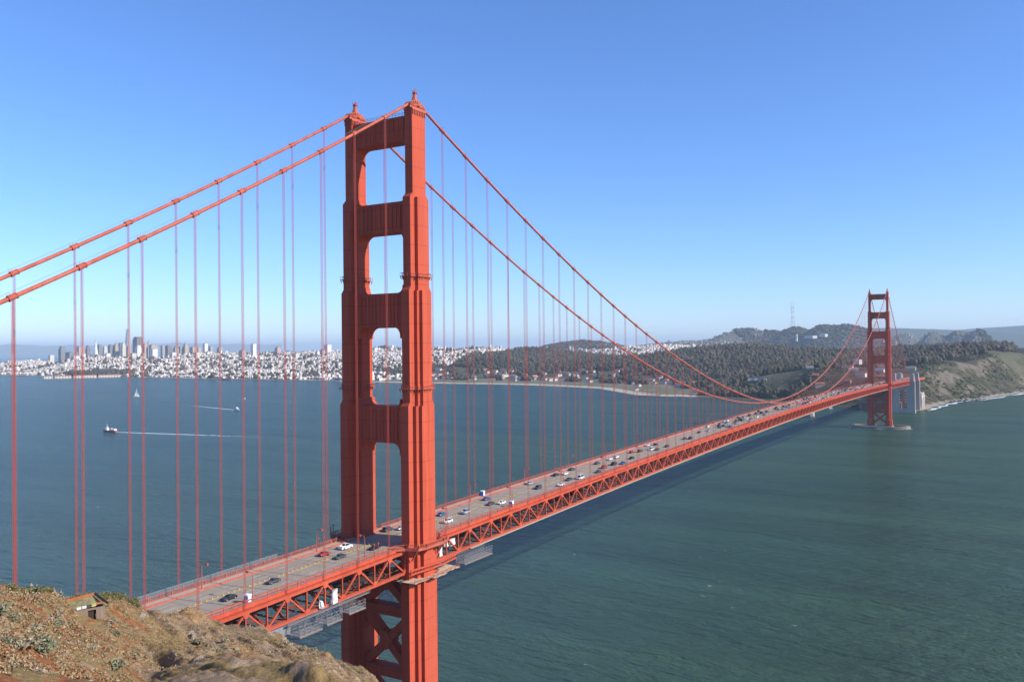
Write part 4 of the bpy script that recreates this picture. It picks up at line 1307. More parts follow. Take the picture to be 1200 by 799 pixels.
def car(kind, colour, x, y, lab, group, parts=2):
    body, glass, wmesh, rmesh, hlm, tlmm, L, w = CARM[kind]
    north = y < 0
    r = empty('car' if kind in ('sedan', 'suv') else kind, (x, y, road_z(x)+.01), math.pi if north else 0.0)
    tag(r, lab, 'car' if kind in ('sedan', 'suv') else kind, group)
    add('body', body, PAINT[colour], r); add('windows', glass, GLASS_D, r)
    for sx in (-1, 1):
        for s_ in (-1, 1):
            wo_ = add('wheel', wmesh, TYRE, r); wo_.location = (sx*L*.305, s_*(w-.1), .34)
            if parts > 1: add('rim', rmesh, RIM, wo_)
    if parts > 1: add('headlight', hlm, HEADL, r); add('taillight', tlmm, TAIL, r)
    return r
NEAR = [(-74.8, -4.4, 'sedan', 'black', 'black sedan on the near span beside the blue portable toilet'),
    (-57.7, -3.6, 'sedan', 'dark grey', 'dark grey sedan on the near span between two street lamps'),
    (-27.6, 4.6, 'sedan', 'red', 'red sedan driving just behind the white pickup near the tower'),
    (-17.5, 4.4, 'pickup', 'white', 'white pickup at the edge of the tower shadow'),
    (-28.0, -2.6, 'sedan', 'dark grey', 'dark grey sedan across the yellow line from the red car'),
    (-13.7, -5.3, 'sedan', 'black', 'dark car by the railing at the foot of the sunlit leg'),
    (13.5, 4.7, 'sedan', 'silver', 'silver car seen between the two tower legs'),
    (9.0, 7.6, 'suv', 'dark grey', 'dark car at the far leg in the tower shadow'),
    (39.8, 5.0, 'sedan', 'blue', 'dark blue sedan just past the sunlit leg'),
    (30.0, -4.7, 'suv', 'white', 'white car half hidden by the railing past the sunlit leg'),
    (47.0, -1.6, 'suv', 'silver', 'silver wagon by the yellow line past the tower'),
    (74.1, 5.6, 'sedan', 'blue', 'blue sedan on the bay side past the tower'),
    (65.8, -1.7, 'sedan', 'dark grey', 'dark grey sedan ahead of the silver wagon'),
    (69.6, -4.9, 'sedan', 'white', 'white sedan near the second portable toilet past the tower'),
    (115.4, 7.3, 'sedan', 'silver', 'silver sedan alone in the outer bay-side lane'),
    (106.7, -2.0, 'suv', 'dark grey', 'dark grey wagon alone in the inner lane past the white sedan'),
    (141.9, 7.2, 'sedan', 'black', 'black sedan following the silver one in the outer bay-side lane')]
for x, y, kd, cc, lab in NEAR: car(kd, cc, x, y, lab, None)
MIDPX = [(660,555,'white','sedan'),(669,550,'dark grey','sedan'),(655,568,'white','sedan'),(666,562,'dark grey','sedan'),(677,560,'white','van'),(702,553,'dark grey','sedan'),(707,548,'red','suv'),
    (713,538,'white','sedan'),(725,536,'white','suv'),(718,544,'black','suv'),(731,543,'blue','sedan'),(741,537,'black','sedan'),(740,530,'red','sedan'),(752,529,'dark grey','suv'),(758,522,'white','sedan'),
    (769,521,'black','sedan'),(765,527,'white','van'),(772,527,'dark grey','sedan'),(781,523,'black','sedan'),(800,514,'dark grey','sedan'),(811,514,'black','suv'),(831,505,'silver','suv'),(845,501,'dark grey','sedan'),(700,543,'dark grey','sedan')]
used_pos = [(x, y) for x, y, *_ in NEAR]
LANES = (-7.9, -4.75, -1.6, 1.6, 4.75, 7.9)
def free(x, y): return all(abs(x-a_)>7 or abs(y-b_)>2.4 for a_, b_ in used_pos)
GLAB = {c: '%s %%s among the traffic on the main span' % c for c in PAINT}
for u, v, cc, kd in MIDPX:
    p = at_z(u, v, 76.0)
    for _ in range(3): p = at_z(u, v, road_z(p[0])+.3)
    y = min(LANES, key=lambda q: abs(q-p[1])); x = float(p[0])
    while not free(x, y): x += 3
    used_pos.append((x, y)); car(kd, cc, x, y, GLAB[cc] % kd, 'cars on the main span', 1)
cols = ['white']*6+['silver']*5+['dark grey']*6+['black']*5+['red', 'blue', 'blue', 'tan', 'green']
rr = random.Random(5)
n = 0
while n < 165:
    x = rr.uniform(350, 1700) if n > 60 else rr.uniform(420, 1280); y = rr.choice(LANES)
    if x > 1290 and False: continue
    if not free(x, y): continue
    used_pos.append((x, y)); n += 1
    kd = rr.choice(['sedan']*5+['suv']*4+['van', 'pickup']); cc = rr.choice(cols)
    if x < SPAN: car(kd, cc, x, y, GLAB[cc] % kd, 'cars on the main span', 1)
    else: car(kd, cc, x, y, '%s %s on the deck beyond the far tower' % (cc, kd), 'cars beyond the far tower', 1)

# ------------------------------------------------------------------ on the headland: ruined hut, shrubs, ground cover
hp = hill_point(106, 119)
fw = np.array([ray(106, 720)[0], ray(106, 720)[1], 0]); fw /= np.linalg.norm(fw)
hut_s = .86
hut = empty('ruined_hut', (hp[0], hp[1], hp[2]-.2), math.atan2(fw[1], fw[0])-math.pi/2+.22)   # local y points away from the viewer
hut.scale = (hut_s,)*3
tag(hut, 'small ruined hut with rusty sagging roof frame on the scrub slope', 'hut')
m = MB(); m.box(-1.9, -.35, -.12, .12, 0, 1.75); m.box(.75, 1.9, -.12, .12, 0, 1.7); m.box(-.349, .749, -.1, .1, 1.45, 1.72); m.build('front_wall', WOOD_OLD, hut)
m = MB(); m.box(1.78, 2.0, .121, 2.8, 0, 1.75); m.box(-2.0, -1.78, .121, 2.8, 0, 1.75); m.build('side_wall', WOOD_OLD, hut)
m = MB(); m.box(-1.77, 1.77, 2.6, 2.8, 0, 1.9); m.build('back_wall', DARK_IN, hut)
m = MB(); m.box(-.34, .74, .3, .36, 0, 1.44); m.build('doorway_shade', DARK_IN, hut)  # dark sheet standing in for the shade behind the door opening
m = MB(); m.bar((-2.9, 0, 1.8), (1.5, -.25, 2.35), .14, .3); m.build('roof_beam', RUST, hut)
m = MB(); m.bar((-3.0, 1.6, 2.9), (.9, 1.3, 3.35), .2, .55); m.build('ridge_beam', RUST, hut)
m = MB(); m.bar((.85, 1.3, 3.5), (2.45, .0, 1.95), .22, .3); m.build('rafter', DARK_IN, hut)
m = MB(); m.bar((.6, 1.35, 3.2), (1.5, -.2, 2.3), .16, .2); m.build('rafter', WOOD_OLD, hut)
m = MB(); m.v = [(-3.0, -.2, 1.95), (.9, -.35, 2.35), (.5, 1.2, 3.15), (-3.0, 1.5, 2.75), (-3.0, -.2, 1.86), (.9, -.35, 2.26), (.5, 1.2, 3.06), (-3.0, 1.5, 2.66)]
m.f = [(0,1,2,3), (7,6,5,4), (0,4,5,1), (1,5,6,2), (2,6,7,3), (3,7,4,0)]; m.build('roof_sheet', mat_plain('mossy_roof', (.19, .17, .08), .95, var=.45, scale=2.2), hut)
for i, (x, c) in enumerate(((-1.9, (.6, .58, .55)), (-1.2, (.55, .5, .5)), (-.5, (.05, .05, .05)), (.1, (.5, .42, .15)))):
    m = MB(); m.bar((x, -.28, 2.16+.1*x*.6), (x+.6, -.31, 2.22+.1*x*.6), .06, .4); m.build('painted_plank', mat_plain('flaked_paint%d' % i, c, .9, var=.4, scale=5), hut)

def scatter_tris(n, cen, rad_, colr, seed, flat=.7):
    """leaf-like triangles in a clump"""
    r = np.random.default_rng(seed)
    c = cen[:, None, :] + (r.normal(size=(len(cen), n, 3))*np.array([1, 1, flat]))*rad_[:, None, None]*.5
    c[..., 2] += (rad_*.35)[:, None]
    d1 = r.normal(size=c.shape); d1 /= np.linalg.norm(d1, axis=-1, keepdims=True)
    d2 = r.normal(size=c.shape); d2 -= d1*(d1*d2).sum(-1, keepdims=True); d2 /= np.linalg.norm(d2, axis=-1, keepdims=True)
    sz = (rad_*.42)[:, None, None]*r.uniform(.5, 1.2, size=c.shape[:2]+(1,))
    V = np.stack([c+d1*sz, c-d1*sz*.5+d2*sz*.7, c-d1*sz*.5-d2*sz*.7], 2).reshape(-1, 3)
    Fc = np.arange(len(V)).reshape(-1, 3)
    cc = np.repeat(colr[:, None, :], n, 1)*r.uniform(.7, 1.3, size=c.shape[:2]+(1,))
    return V, Fc, cc.reshape(-1, 3)
LEAF = mat_attr('scrub_leaves', 0.9, var=0.25, scale=2.0, spec=0.15)
nT = 24000
pu = rng.uniform(-70, 440, nT)
cu = np.interp(pu, HT[:, 0], HT[:, 6]); bu = np.interp(pu, HT[:, 0], HT[:, 2])-6
pdst = bu+(cu+9-bu)*rng.uniform(0, 1, nT)**.8
cen = np.array([hill_point(u, d) for u, d in zip(pu, pdst)])
rl = smooth(110, 200, pu)
clump = fbm(cen[:, 0]/4, cen[:, 1]/4, 91)
keepm = (rng.uniform(0, 1, nT) < np.where(rl > .5, .75, .8)*(0.35+1.2*(clump > .5))) & ~((abs(pu-106) < 16) & (pdst > 110) & (pdst < 119.5))
cen = cen[keepm]; rl = rl[keepm]; pu = pu[keepm]
pick = rng.uniform(0, 1, len(cen)); pal = np.array([(.31, .225, .12), (.33, .27, .20), (.20, .175, .09), (.27, .13, .06), (.15, .13, .06), (.28, .20, .10)])
ci = np.where(rl < .5, np.searchsorted([.34, .52, .60, .88, .90], pick), np.searchsorted([.50, .56, .62, .70, .76], pick))
rad_ = rng.uniform(.14, .36, len(cen))*(1+.7*(rng.uniform(0, 1, len(cen)) > .9))*np.where(rl > .5, .62, .85)
V, Fc, cc = scatter_tris(16, cen, rad_, pal[ci], 3)
o = add('ground_cover', fast_mesh('ground_cover', V, Fc, cc), LEAF); o['kind'] = 'stuff'; o['label'] = 'low dry scrub and grass tufts covering the headland'
# larger shrubs, one by one
shp = []
for i in range(3):
    cc_ = np.array([[(.19, .19, .115), (.15, .145, .06), (.30, .25, .165)][i]]*26)
    r = np.random.default_rng(70+i); cen_ = r.normal(size=(26, 3))*np.array([.42, .42, .24]); cen_[:, 2] = np.abs(cen_[:, 2])+.15
    shp.append(scatter_tris(22, cen_, r.uniform(.3, .55, 26), cc_, 80+i))
shm = [fast_mesh('shrub_foliage', *s) for s in shp]
SL = ['grey green rounded shrub on the red soil slope', 'olive green shrub on the crest of the headland', 'pale straw coloured shrub on the scrub slope']
stm = MB()
for k in range(5):
    t = k*1.3; stm.tube([(0, 0, -.2), (.3*math.cos(t), .3*math.sin(t), .5)], [.05, .02], 5)
stmesh = stm.mesh('stem'); rs = random.Random(12)
for i in range(64):
    if i < 11: kd, u, f = 0, rs.uniform(-10, 150), rs.uniform(0.05, .95)
    elif i < 44: kd, u, f = 1, rs.choice([rs.uniform(-20, 190), rs.uniform(82, 165), rs.uniform(82, 165)]), rs.uniform(.94, 1.03)
    else: kd, u, f = 2, rs.uniform(-10, 400), rs.uniform(.1, .95)
    d0 = np.interp(u, HT[:, 0], HT[:, 2]); d1 = np.interp(u, HT[:, 0], HT[:, 6]); d = d0+(d1-d0)*f
    if abs(u-106) < 20 and 100 < d < 123: continue
    p = hill_point(u, d); s_ = rs.uniform(.55, 1.0)
    r = empty('shrub', tuple(p), rs.uniform(0, 6)); r.scale = (s_, s_, s_*rs.uniform(.7, 1.1)); tag(r, SL[kd], 'shrub', 'shrubs on the headland: '+['sage', 'crest', 'straw'][kd])
    add('foliage', shm[kd], LEAF, r); add('stem', stmesh, WOOD_OLD, r)
# outcrop rocks in the gullies
ROCKM = mat_plain('outcrop_rock', (.22, .175, .13), .95, var=.35, scale=2.0, bump=.5)
import bmesh
def rock_mesh(seed):
    r = random.Random(seed); bm = bmesh.new(); bmesh.ops.create_icosphere(bm, subdivisions=2, radius=1)
    ax = [Vector((r.uniform(-1, 1), r.uniform(-1, 1), r.uniform(-1, 1))).normalized() for _ in range(7)]; lim = [r.uniform(.5, .85) for _ in range(7)]
    for v in bm.verts:
        for q, l in zip(ax, lim):
            d = v.co.dot(q)
            if d > l: v.co -= q*(d-l)
        v.co *= 1+.08*r.uniform(-1, 1)
    m = bpy.data.meshes.new('rock'); bm.to_mesh(m); bm.free(); return m
rkm = [rock_mesh(i) for i in range(4)]
for i in range(14):
    u = rs.uniform(180, 400) if i < 9 else rs.uniform(150, 170); d0 = np.interp(u, HT[:, 0], HT[:, 2]); d1 = np.interp(u, HT[:, 0], HT[:, 6])
    p = hill_point(u, d0+(d1-d0)*rs.uniform(.02, .85)); s_ = rs.uniform(.35, .8)
    o = add('rock', rkm[i % 4], ROCKM); o.location = tuple(p); o.scale = (s_*1.5, s_, s_*.8); o.rotation_euler = (rs.uniform(-.4, .4), rs.uniform(-.4, .4), rs.uniform(0, 6)); tag(o, 'weathered brown rock jutting from the gullied slope below the bridge', 'rock', 'rocks on the gullied slope')
# ------------------------------------------------------------------ boats and wakes
HULL_R = mat_plain('dark_red_hull', (.34, .09, .06), .5); BOATW = mat_plain('boat_white', (.75, .75, .74), .4, var=.05); SAILM = mat_plain('sailcloth', (.82, .82, .80), .8, var=.05)
def hull(mb, L, B, D, sheer=.25):
    secs = []
    for f, wf, zk in ((-.5, .78, .0), (-.3, .95, -.0), (0, 1, -.0), (.28, .86, 0), (.42, .45, 0), (.5, .04, 0)):
        x = f*L; w = wf*B/2; top = D*(1+sheer*max(0, f)*2)
        secs.append([(x, -w, top), (x, -w*.8, -.5), (x, w*.8, -.5), (x, w, top)])
    loft(mb, secs)
def heading(dx, dy): return math.atan2(dy, dx)
r = empty('work_boat', (663, 1165, 0), heading(663-747, 1165-679)); tag(r, 'small ship with dark red hull and white deckhouse trailing a long wake', 'ship')
m = MB(); hull(m, 30, 7.5, 3.0); m.build('hull', HULL_R, r)
m = MB(); m.box(4.5, 9.5, -2.6, 2.6, 3.0, 6.0); m.box(5.2, 8.6, -2.2, 2.2, 6.0, 8.4); m.build('wheelhouse', BOATW, r)
m = MB(); m.box(5.0, 8.8, -2.25, 2.25, 6.9, 7.7); m.build('window_band', GLASS_D, r)
m = MB(); m.box(-12.5, -4.5, -2.7, 2.7, 3.0, 5.6); m.box(-4.2, -1.5, -1.5, 1.5, 3.0, 6.4); m.build('deckhouse', BOATW, r)
m = MB(); m.tube([(6.5, 0, 8.4), (6.5, 0, 14.0)], .22, 6); m.bar((6.5, -1.5, 11.5), (6.5, 1.5, 11.5), .2); m.build('mast', BOATW, r)
r = empty('motor_yacht', (1119, 1368, 0), heading(1119-1223, 1368-1781)); tag(r, 'white motor yacht with stacked cabins heading towards the tower', 'boat')
m = MB(); hull(m, 19, 5.6, 2.4); m.build('hull', BOATW, r)
m = MB(); m.prism([(-6.5, 2.4), (4.5, 2.4), (2.6, 4.6), (-6, 4.6)], -2.2, 2.2, 'y'); m.prism([(-5, 4.6), (1.6, 4.6), (0.4, 6.5), (-4.4, 6.5)], -1.8, 1.8, 'y'); m.build('cabin', BOATW, r)
m = MB(); m.prism([(-5.8, 3.1), (3.95, 3.1), (3.2, 4.0), (-5.7, 4.0)], -2.25, 2.25, 'y'); m.build('window_band', GLASS_D, r)
m = MB(); m.tube([(-2, 0, 6.5), (-2.4, 0, 9)], .12, 5); m.build('mast', BOATW, r)
r = empty('motor_boat', (1432, 1697, 0), heading(1432-1475, 1697-1850)); tag(r, 'little white motorboat farther out than the motor yacht', 'boat')
m = MB(); hull(m, 10, 3.2, 1.6); m.build('hull', BOATW, r)
m = MB(); m.prism([(-1.5, 1.6), (2, 1.6), (1, 3.2), (-1.2, 3.2)], -1.1, 1.1, 'y'); m.build('cabin', BOATW, r)
r = empty('sailing_yacht', (1395, 2136, 0), heading(.6, -.8)); tag(r, 'white sailing yacht under full sail on the bay', 'sailboat')
m = MB(); hull(m, 16, 4.2, 1.9); m.build('hull', BOATW, r)
m = MB(); m.tube([(1, 0, 1.8), (1, 0, 26)], .16, 6); m.bar((1, 0, 3), (-6.5, 0, 3.2), .2); m.build('mast', BOATW, r)
for nm, p in (('mainsail', [(.8, 0, 3.4), (-6.6, .5, 3.6), (-3.4, 1.1, 12), (.7, 0, 25.4)]), ('jib', [(7.6, 0, 2.2), (.8, 1.4, 3.0), (2.6, 1.0, 11), (1.3, 0, 22)])):
    m = MB(); m.v = p+[(x, y+.06, z) for x, y, z in p]; m.f = [(0,1,2,3), (7,6,5,4), (0,4,5,1), (1,5,6,2), (2,6,7,3), (3,7,4,0)]; m.build(nm, SAILM, r)
r = empty('moored_ship', (2462, 2990, 0), heading(.1, -1)); tag(r, 'long red ship moored along the city waterfront', 'ship')
m = MB(); hull(m, 62, 10, 7, .15); m.build('hull', mat_plain('red_hull', (.48, .07, .045), .5), r)
m = MB(); m.box(-24, -12, -4, 4, 7, 14); m.build('deckhouse', BOATW, r)
m = MB(); m.tube([(8, 0, 7), (8, 0, 20)], .4, 6); m.build('mast', BOATW, r)
def wake(p0, p1, w0, w1, s0, lab, bend=0.0):
    pts = []; ws = []; st = []
    n = 40; d = Vector((p1[0]-p0[0], p1[1]-p0[1], 0)); nrm = Vector((-d.y, d.x, 0)).normalized()
    for i in range(n):
        t = i/(n-1); q = Vector((p0[0], p0[1], .05))+d*t+nrm*(bend*t*t+2.2*math.sin(i*1.7)*t)
        pts.append(tuple(q)); ws.append(w0+(w1-w0)*t); st.append(s0*(1-t)**1.3+.20*(t < .98))
    o = foam_obj('wake', pts, ws, st); o['label'] = lab
wake((666, 1148), (752, 660), 4, 26, .75, 'long white wake behind the red hulled ship')
wake((1122, 1380), (1228, 1800), 3.5, 18, .8, 'white wake behind the motor yacht')
wake((1433, 1702), (1470, 1840), 3, 5, .5, 'short wake behind the little motorboat')

# ------------------------------------------------------------------ far shore: buildings one by one
def hz(x, y): return float(height(np.array([x]), np.array([y]))[0])
WALLS = {n_: mat_plain('wall_'+n_.replace(' ', '_'), c, .85, var=.06, scale=.05) for n_, c in {
    'white': (.62, .585, .54), 'cream': (.60, .53, .45), 'beige': (.50, .43, .35), 'pink': (.50, .38, .32), 'grey': (.34, .33, .33), 'pale grey': (.52, .51, .50), 'tan': (.33, .26, .19), 'brick': (.25, .12, .085)}.items()}
ROOF_R = mat_plain('red_tile_roof', (.30, .10, .06), .9, var=.2, scale=.1); ROOF_G = mat_plain('grey_roof', (.20, .19, .19), .9)
def gabled(x, y, L, Wd, h, rz, wall, roof, lab, group=None, name='house'):
    z = hz(x, y); r = empty(name, (x, y, z), rz); tag(r, lab, 'house' if name == 'house' else 'building', group)
    m = MB(); m.box(-L/2, L/2, -Wd/2, Wd/2, -4, h); m.build('wall', WALLS[wall], r)
    m = MB(); e = .8; m.prism([(-Wd/2-e, h), (Wd/2+e, h), (0, h+Wd*.38)], -L/2-e, L/2+e, 'x'); rf = m.build('roof', roof, r)
    m = MB(); m.box(L*.2, L*.2+1.2, -.6, .6, h, h+Wd*.38+1.6); m.build('chimney', WALLS['brick'], rf)
    m = MB(); nw = max(2, int(L/5))
    for k in range(nw):
        xx = -L/2+(k+.5)*L/nw
        for s_ in (-1, 1): m.box(xx-.7, xx+.7, min(s_*Wd/2, s_*(Wd/2+.08)), max(s_*Wd/2, s_*(Wd/2+.08)), 1.6, 3.6)
    m.build('windows', GLASS_D, r)
    return r
rc = random.Random(21)
def ground_hit(u, v):
    ds = np.arange(1900, 7000, 8.0); r0 = ray(u, v); q0 = math.hypot(r0[0], r0[1])
    px_ = CAM[0]+r0[0]/q0*ds; py_ = CAM[1]+r0[1]/q0*ds; pz_ = CAM[2]+r0[2]/q0*ds
    ok = (pz_ < height(px_, py_)+.5) & (shore_dist(px_, py_) > 45)
    i = int(np.argmax(ok)) if ok.any() else 0
    return px_[i], py_[i]
# white gables on the wooded slope
for k in range(6):
    p = ground_hit(878.5+k*3.6, 445.5); gabled(float(p[0]), float(p[1]), 12, 9, 7, heading(-1, -.35), 'white', ROOF_G, 'white gabled house in the row of six on the dark wooded slope', 'row of six white gabled houses')
p = ground_hit(868, 444.5); gabled(float(p[0]), float(p[1]), 26, 10, 6, 1.2, 'pale grey', ROOF_G, 'long pale house beside the row of white gables')
# buildings by the small wharf and on the old airfield
for k, (u, v, L, wl, rf) in enumerate([(742,449,12,'white','g'),(749,451,10,'white','r'),(755,447,12,'cream','r'),(762,444,12,'brick','r'),(768,448,10,'pink','r'),(775,441,14,'cream','r'),(781,445,12,'white','r'),(787,443,20,'white','g'),(793,447,12,'beige','r'),
    (800,442,14,'cream','r'),(806,440,22,'white','r'),(811,443,12,'brick','r'),(772,436,14,'white','r'),(785,437,14,'pink','r'),(815,461,18,'cream','r'),(828,462.5,14,'white','g'),(746,456,8,'white','g'),(740,446,16,'white','g')]):
    p = ground_hit(u, v+1.5)
    gabled(float(p[0]), float(p[1]), L*1.25, 10, 6.5, rc.uniform(-.2, .2)+.9, wl, ROOF_R if rf == 'r' else ROOF_G, '%s walled building with %s roof among the old airfield buildings by the small wharf' % (wl, 'red' if rf == 'r' else 'grey'), 'old airfield buildings')
for k, (u, v, L, wl, rf) in enumerate([(504,434,28,'white','g'),(514,433,30,'cream','g'),(523,438,16,'white','g'),(534,440,18,'white','g'),(545,441,16,'cream','g'),(570,436,26,'white','r'),(580,435,24,'cream','r'),(590,437,26,'white','r'),(599,435,22,'white','r'),(604,438,20,'brick','r'),(612,434,36,'white','r'),
    (615,440,22,'brick','r'),(620,438,20,'pink','r'),(618,444.5,42,'white','g'),(635,438,18,'brick','r'),(648,432,22,'white','g'),(655,436,16,'brick','r'),(664,432,16,'cream','r'),(686,444,18,'white','g'),(650,445,16,'cream','g'),(662,446,10,'white','g'),(724,435,18,'cream','r'),(730,434,14,'white','r'),(512,441,18,'cream','g'),(555,442,14,'white','g'),(585,441,30,'grey','g'),(602,442,26,'grey','g')]):
    p = ground_hit(u, v+1.0)
    gabled(float(p[0]), float(p[1]), L*1.15, 13, 8, rc.uniform(-.15, .15)+1.35, wl, ROOF_R if rf == 'r' else ROOF_G, '%s walled building with %s roof on the flat behind the long beach' % (wl, 'red' if rf == 'r' else 'grey'), 'buildings behind the beach')
nb_ = 0
while nb_ < 120:
    y = rc.uniform(640, 2650); x = rc.uniform(2050, 3150); s9 = float(shore_dist(np.array([x]), np.array([y]))[0])
    if not 235 < s9 < 560: continue
    nb_ += 1; wl = rc.choice(['white', 'white', 'cream', 'cream', 'beige', 'brick', 'pink', 'grey']); rf = rc.choice('rrg')
    gabled(x, y, rc.uniform(16, 42), rc.uniform(9, 14), rc.uniform(5, 9), rc.choice([1.35, -.2, 1.0])+rc.uniform(-.1, .1), wl, ROOF_R if rf == 'r' else ROOF_G, '%s walled building with %s roof at the foot of the dark woods' % (wl, 'red' if rf == 'r' else 'grey'), 'buildings at the foot of the woods')
# by the bridge's toll plaza
for k, (x, y, L, wl, rf) in enumerate([(2010, 95, 34, 'brick', 'r'), (2040, 140, 26, 'white', 'r'), (2080, 60, 24, 'beige', 'g'), (2120, 170, 24, 'white', 'g'), (1960, 160, 18, 'brick', 'r'), (2150, 110, 22, 'white', 'g'), (2220, 200, 30, 'white', 'r'), (2190, 40, 24, 'beige', 'g'), (2300, 120, 28, 'cream', 'r'), (1990, 230, 22, 'pink', 'r'), (2060, 260, 26, 'brick', 'r'), (2250, 300, 30, 'white', 'g')]):
    gabled(x, y, L, 11, 7, rc.uniform(1.2, 1.9), wl, ROOF_R if rf == 'r' else ROOF_G, '%s walled low building with %s roof on the plateau at the bridge end' % (wl, 'red' if rf == 'r' else 'grey'), 'buildings at the bridge end')
# the brick fort below the far arch
r = empty('brick_fort', (1690, 48, 0), .05); tag(r, 'dark brick fort standing low on the point below the far bridge end', 'fort')
m = MB(); fo = [(-24, -38), (24, -38), (24, 38), (6, 46), (-24, 38)]
fi = [(-15, -29), (15, -29), (15, 30), (4, 35), (-15, 30)]
b0 = len(m.v); n_ = 5
for z in (1.0, 17.0): m.v += [(x, y, z) for x, y in fo]
for z in (17.0, 1.0): m.v += [(x, y, z) for x, y in fi]
for q in range(3):
    for k in range(n_): m.f.append((q*n_+k, q*n_+(k+1) % n_, (q+1)*n_+(k+1) % n_, (q+1)*n_+k))
m.build('wall', BRICK, r)
for row in range(3):
    for k in range(12):
        m = MB(); y = -35+k*6.2; m.box(-24.25, -23.9, y-.9, y+.9, 3.5+row*4.6, 5.6+row*4.6); m.build('embrasure', DARK_IN, r)  # dark blocks on the wall paint the shade of the gun openings
m = MB(); m.tube([(-18, -30, 17), (-18, -30, 22)], 1.1, 8); m.tube([(-18, -30, 22), (-18, -30, 24), (-18, -30, 25)], [1.4, 1.4, .2], 8); m.build('lighthouse', SHEET, r)
# sea wall and small concrete caisson at the point; cable housing beyond the far pylons
def anchorage(x, y0, y1, lab):
    z = hz(x, (y0+y1)/2); r = empty('cable_housing', (x, (y0+y1)/2, 0)); tag(r, lab, 'cable housing', 'cable housings beyond the pylons')
    m = MB(); h = 34; w = (y1-y0)/2
    m.prism([(-11, -2), (11, -2), (11, h-10), (4, h), (-11, h)], -w, w, 'y'); m.build('block', WALLS['cream'], r)
    for k in (-7, 0, 7):
        m = MB(); m.box(k-1.2, k+1.2, -w-.6, -w+.02, 0, h-11); m.build('buttress', WALLS['cream'], r)
anchorage(XEND+128, -24, -14, 'cream concrete cable housing block under the far approach')
anchorage(XEND+155, -25, -14, 'cream concrete cable housing block under the far approach')
# the small wharf
r = empty('wharf', (1940, 678, 0), heading(1962-1921, 650-702)); tag(r, 'low dark timber wharf jutting into the bay off the beach', 'wharf')
m = MB(); m.box(-45, 38, -5, 5, 2.6, 3.6); m.build('deck', mat_plain('tarred_timber', (.06, .05, .045), .9), r)
for k in range(12):
    for s_ in (-4, 4):
        m = MB(); m.tube([(-43+k*7, s_, -2), (-43+k*7, s_, 2.6)], .6, 6); m.build('pile', DARKM, r)
# another low pier behind the deck, near the far tower
r = empty('sea_wall', (1730, 200, 0), heading(90, 95)); tag(r, 'low pale stone sea wall at the water behind the far tower', 'sea wall')
m = MB(); m.prism([(-5, -1), (5, -1), (3, 3.4), (-3, 3.4)], -70, 70, 'x'); m.build('wall', CONC, r)
m = MB(); m.box(-70, 70, -3.3, 3.3, 3.403, 3.9); m.build('coping', CONC_D, r)
r = empty('caisson', (1467.8, 155.1, 0), .9); tag(r, 'pale concrete caisson standing in the water below the far deck', 'caisson')
m = MB(); m.prism([(-15, -5), (15, -5), (17, 0), (15, 5), (-15, 5), (-17, 0)], -3, 7.5); m.build('block', CONC, r)
m = MB(); m.prism([(-15.5, -5.5), (15.5, -5.5), (17.6, 0), (15.5, 5.5), (-15.5, 5.5), (-17.6, 0)], -3, 1.6); m.build('footing', CONC_D, r)
pts = []
for k in range(60):
    t = 2*math.pi*k/59; pts.append((SPAN+25*math.sin(t)+1.2*math.sin(k*2.1), 48*math.cos(t)+1.2*math.sin(k*1.7), .07))
o = foam_obj('surf', pts, [2.0+1.1*math.sin(k*1.9) for k in range(60)], [.62+.2*math.sin(k*.9) for k in range(60)]); o['label'] = 'foam washing round the far pier fender'
# pier sheds on the city front
for u0, u1 in ((51, 62.5), (64, 84), (86, 113.5), (115, 141)):
    a3 = at_dist(u0, 442, 4930); b3 = at_dist(u1, 442, 4930); d3 = b3-a3; L = float(np.hypot(d3[0], d3[1])); c3 = (a3+b3)/2
    r = empty('pier_shed', (float(c3[0]), float(c3[1]), 0), heading(d3[0], d3[1])); tag(r, 'long cream pier shed with red tiled roof on the city waterfront', 'pier shed', 'pier sheds on the waterfront')
    m = MB(); m.box(-L/2, L/2, -22, 22, -2, 3); m.build('pier_deck', CONC_D, r)
    m = MB(); m.box(-L/2+2, L/2-2, -18, 18, 3, 14); m.build('wall', WALLS['cream'], r)
    m = MB(); m.prism([(-19, 14), (19, 14), (0, 19)], -L/2+1, L/2-1, 'x'); m.build('roof', ROOF_R if u0 > 60 else ROOF_G, r)
    for k in range(max(2, int(L/14))):
        m = MB(); x = -L/2+9+k*14; m.box(x-2.5, x+2.5, -18.15, -17.9, 3.2, 10); m.build('door', ROOF_G, r)

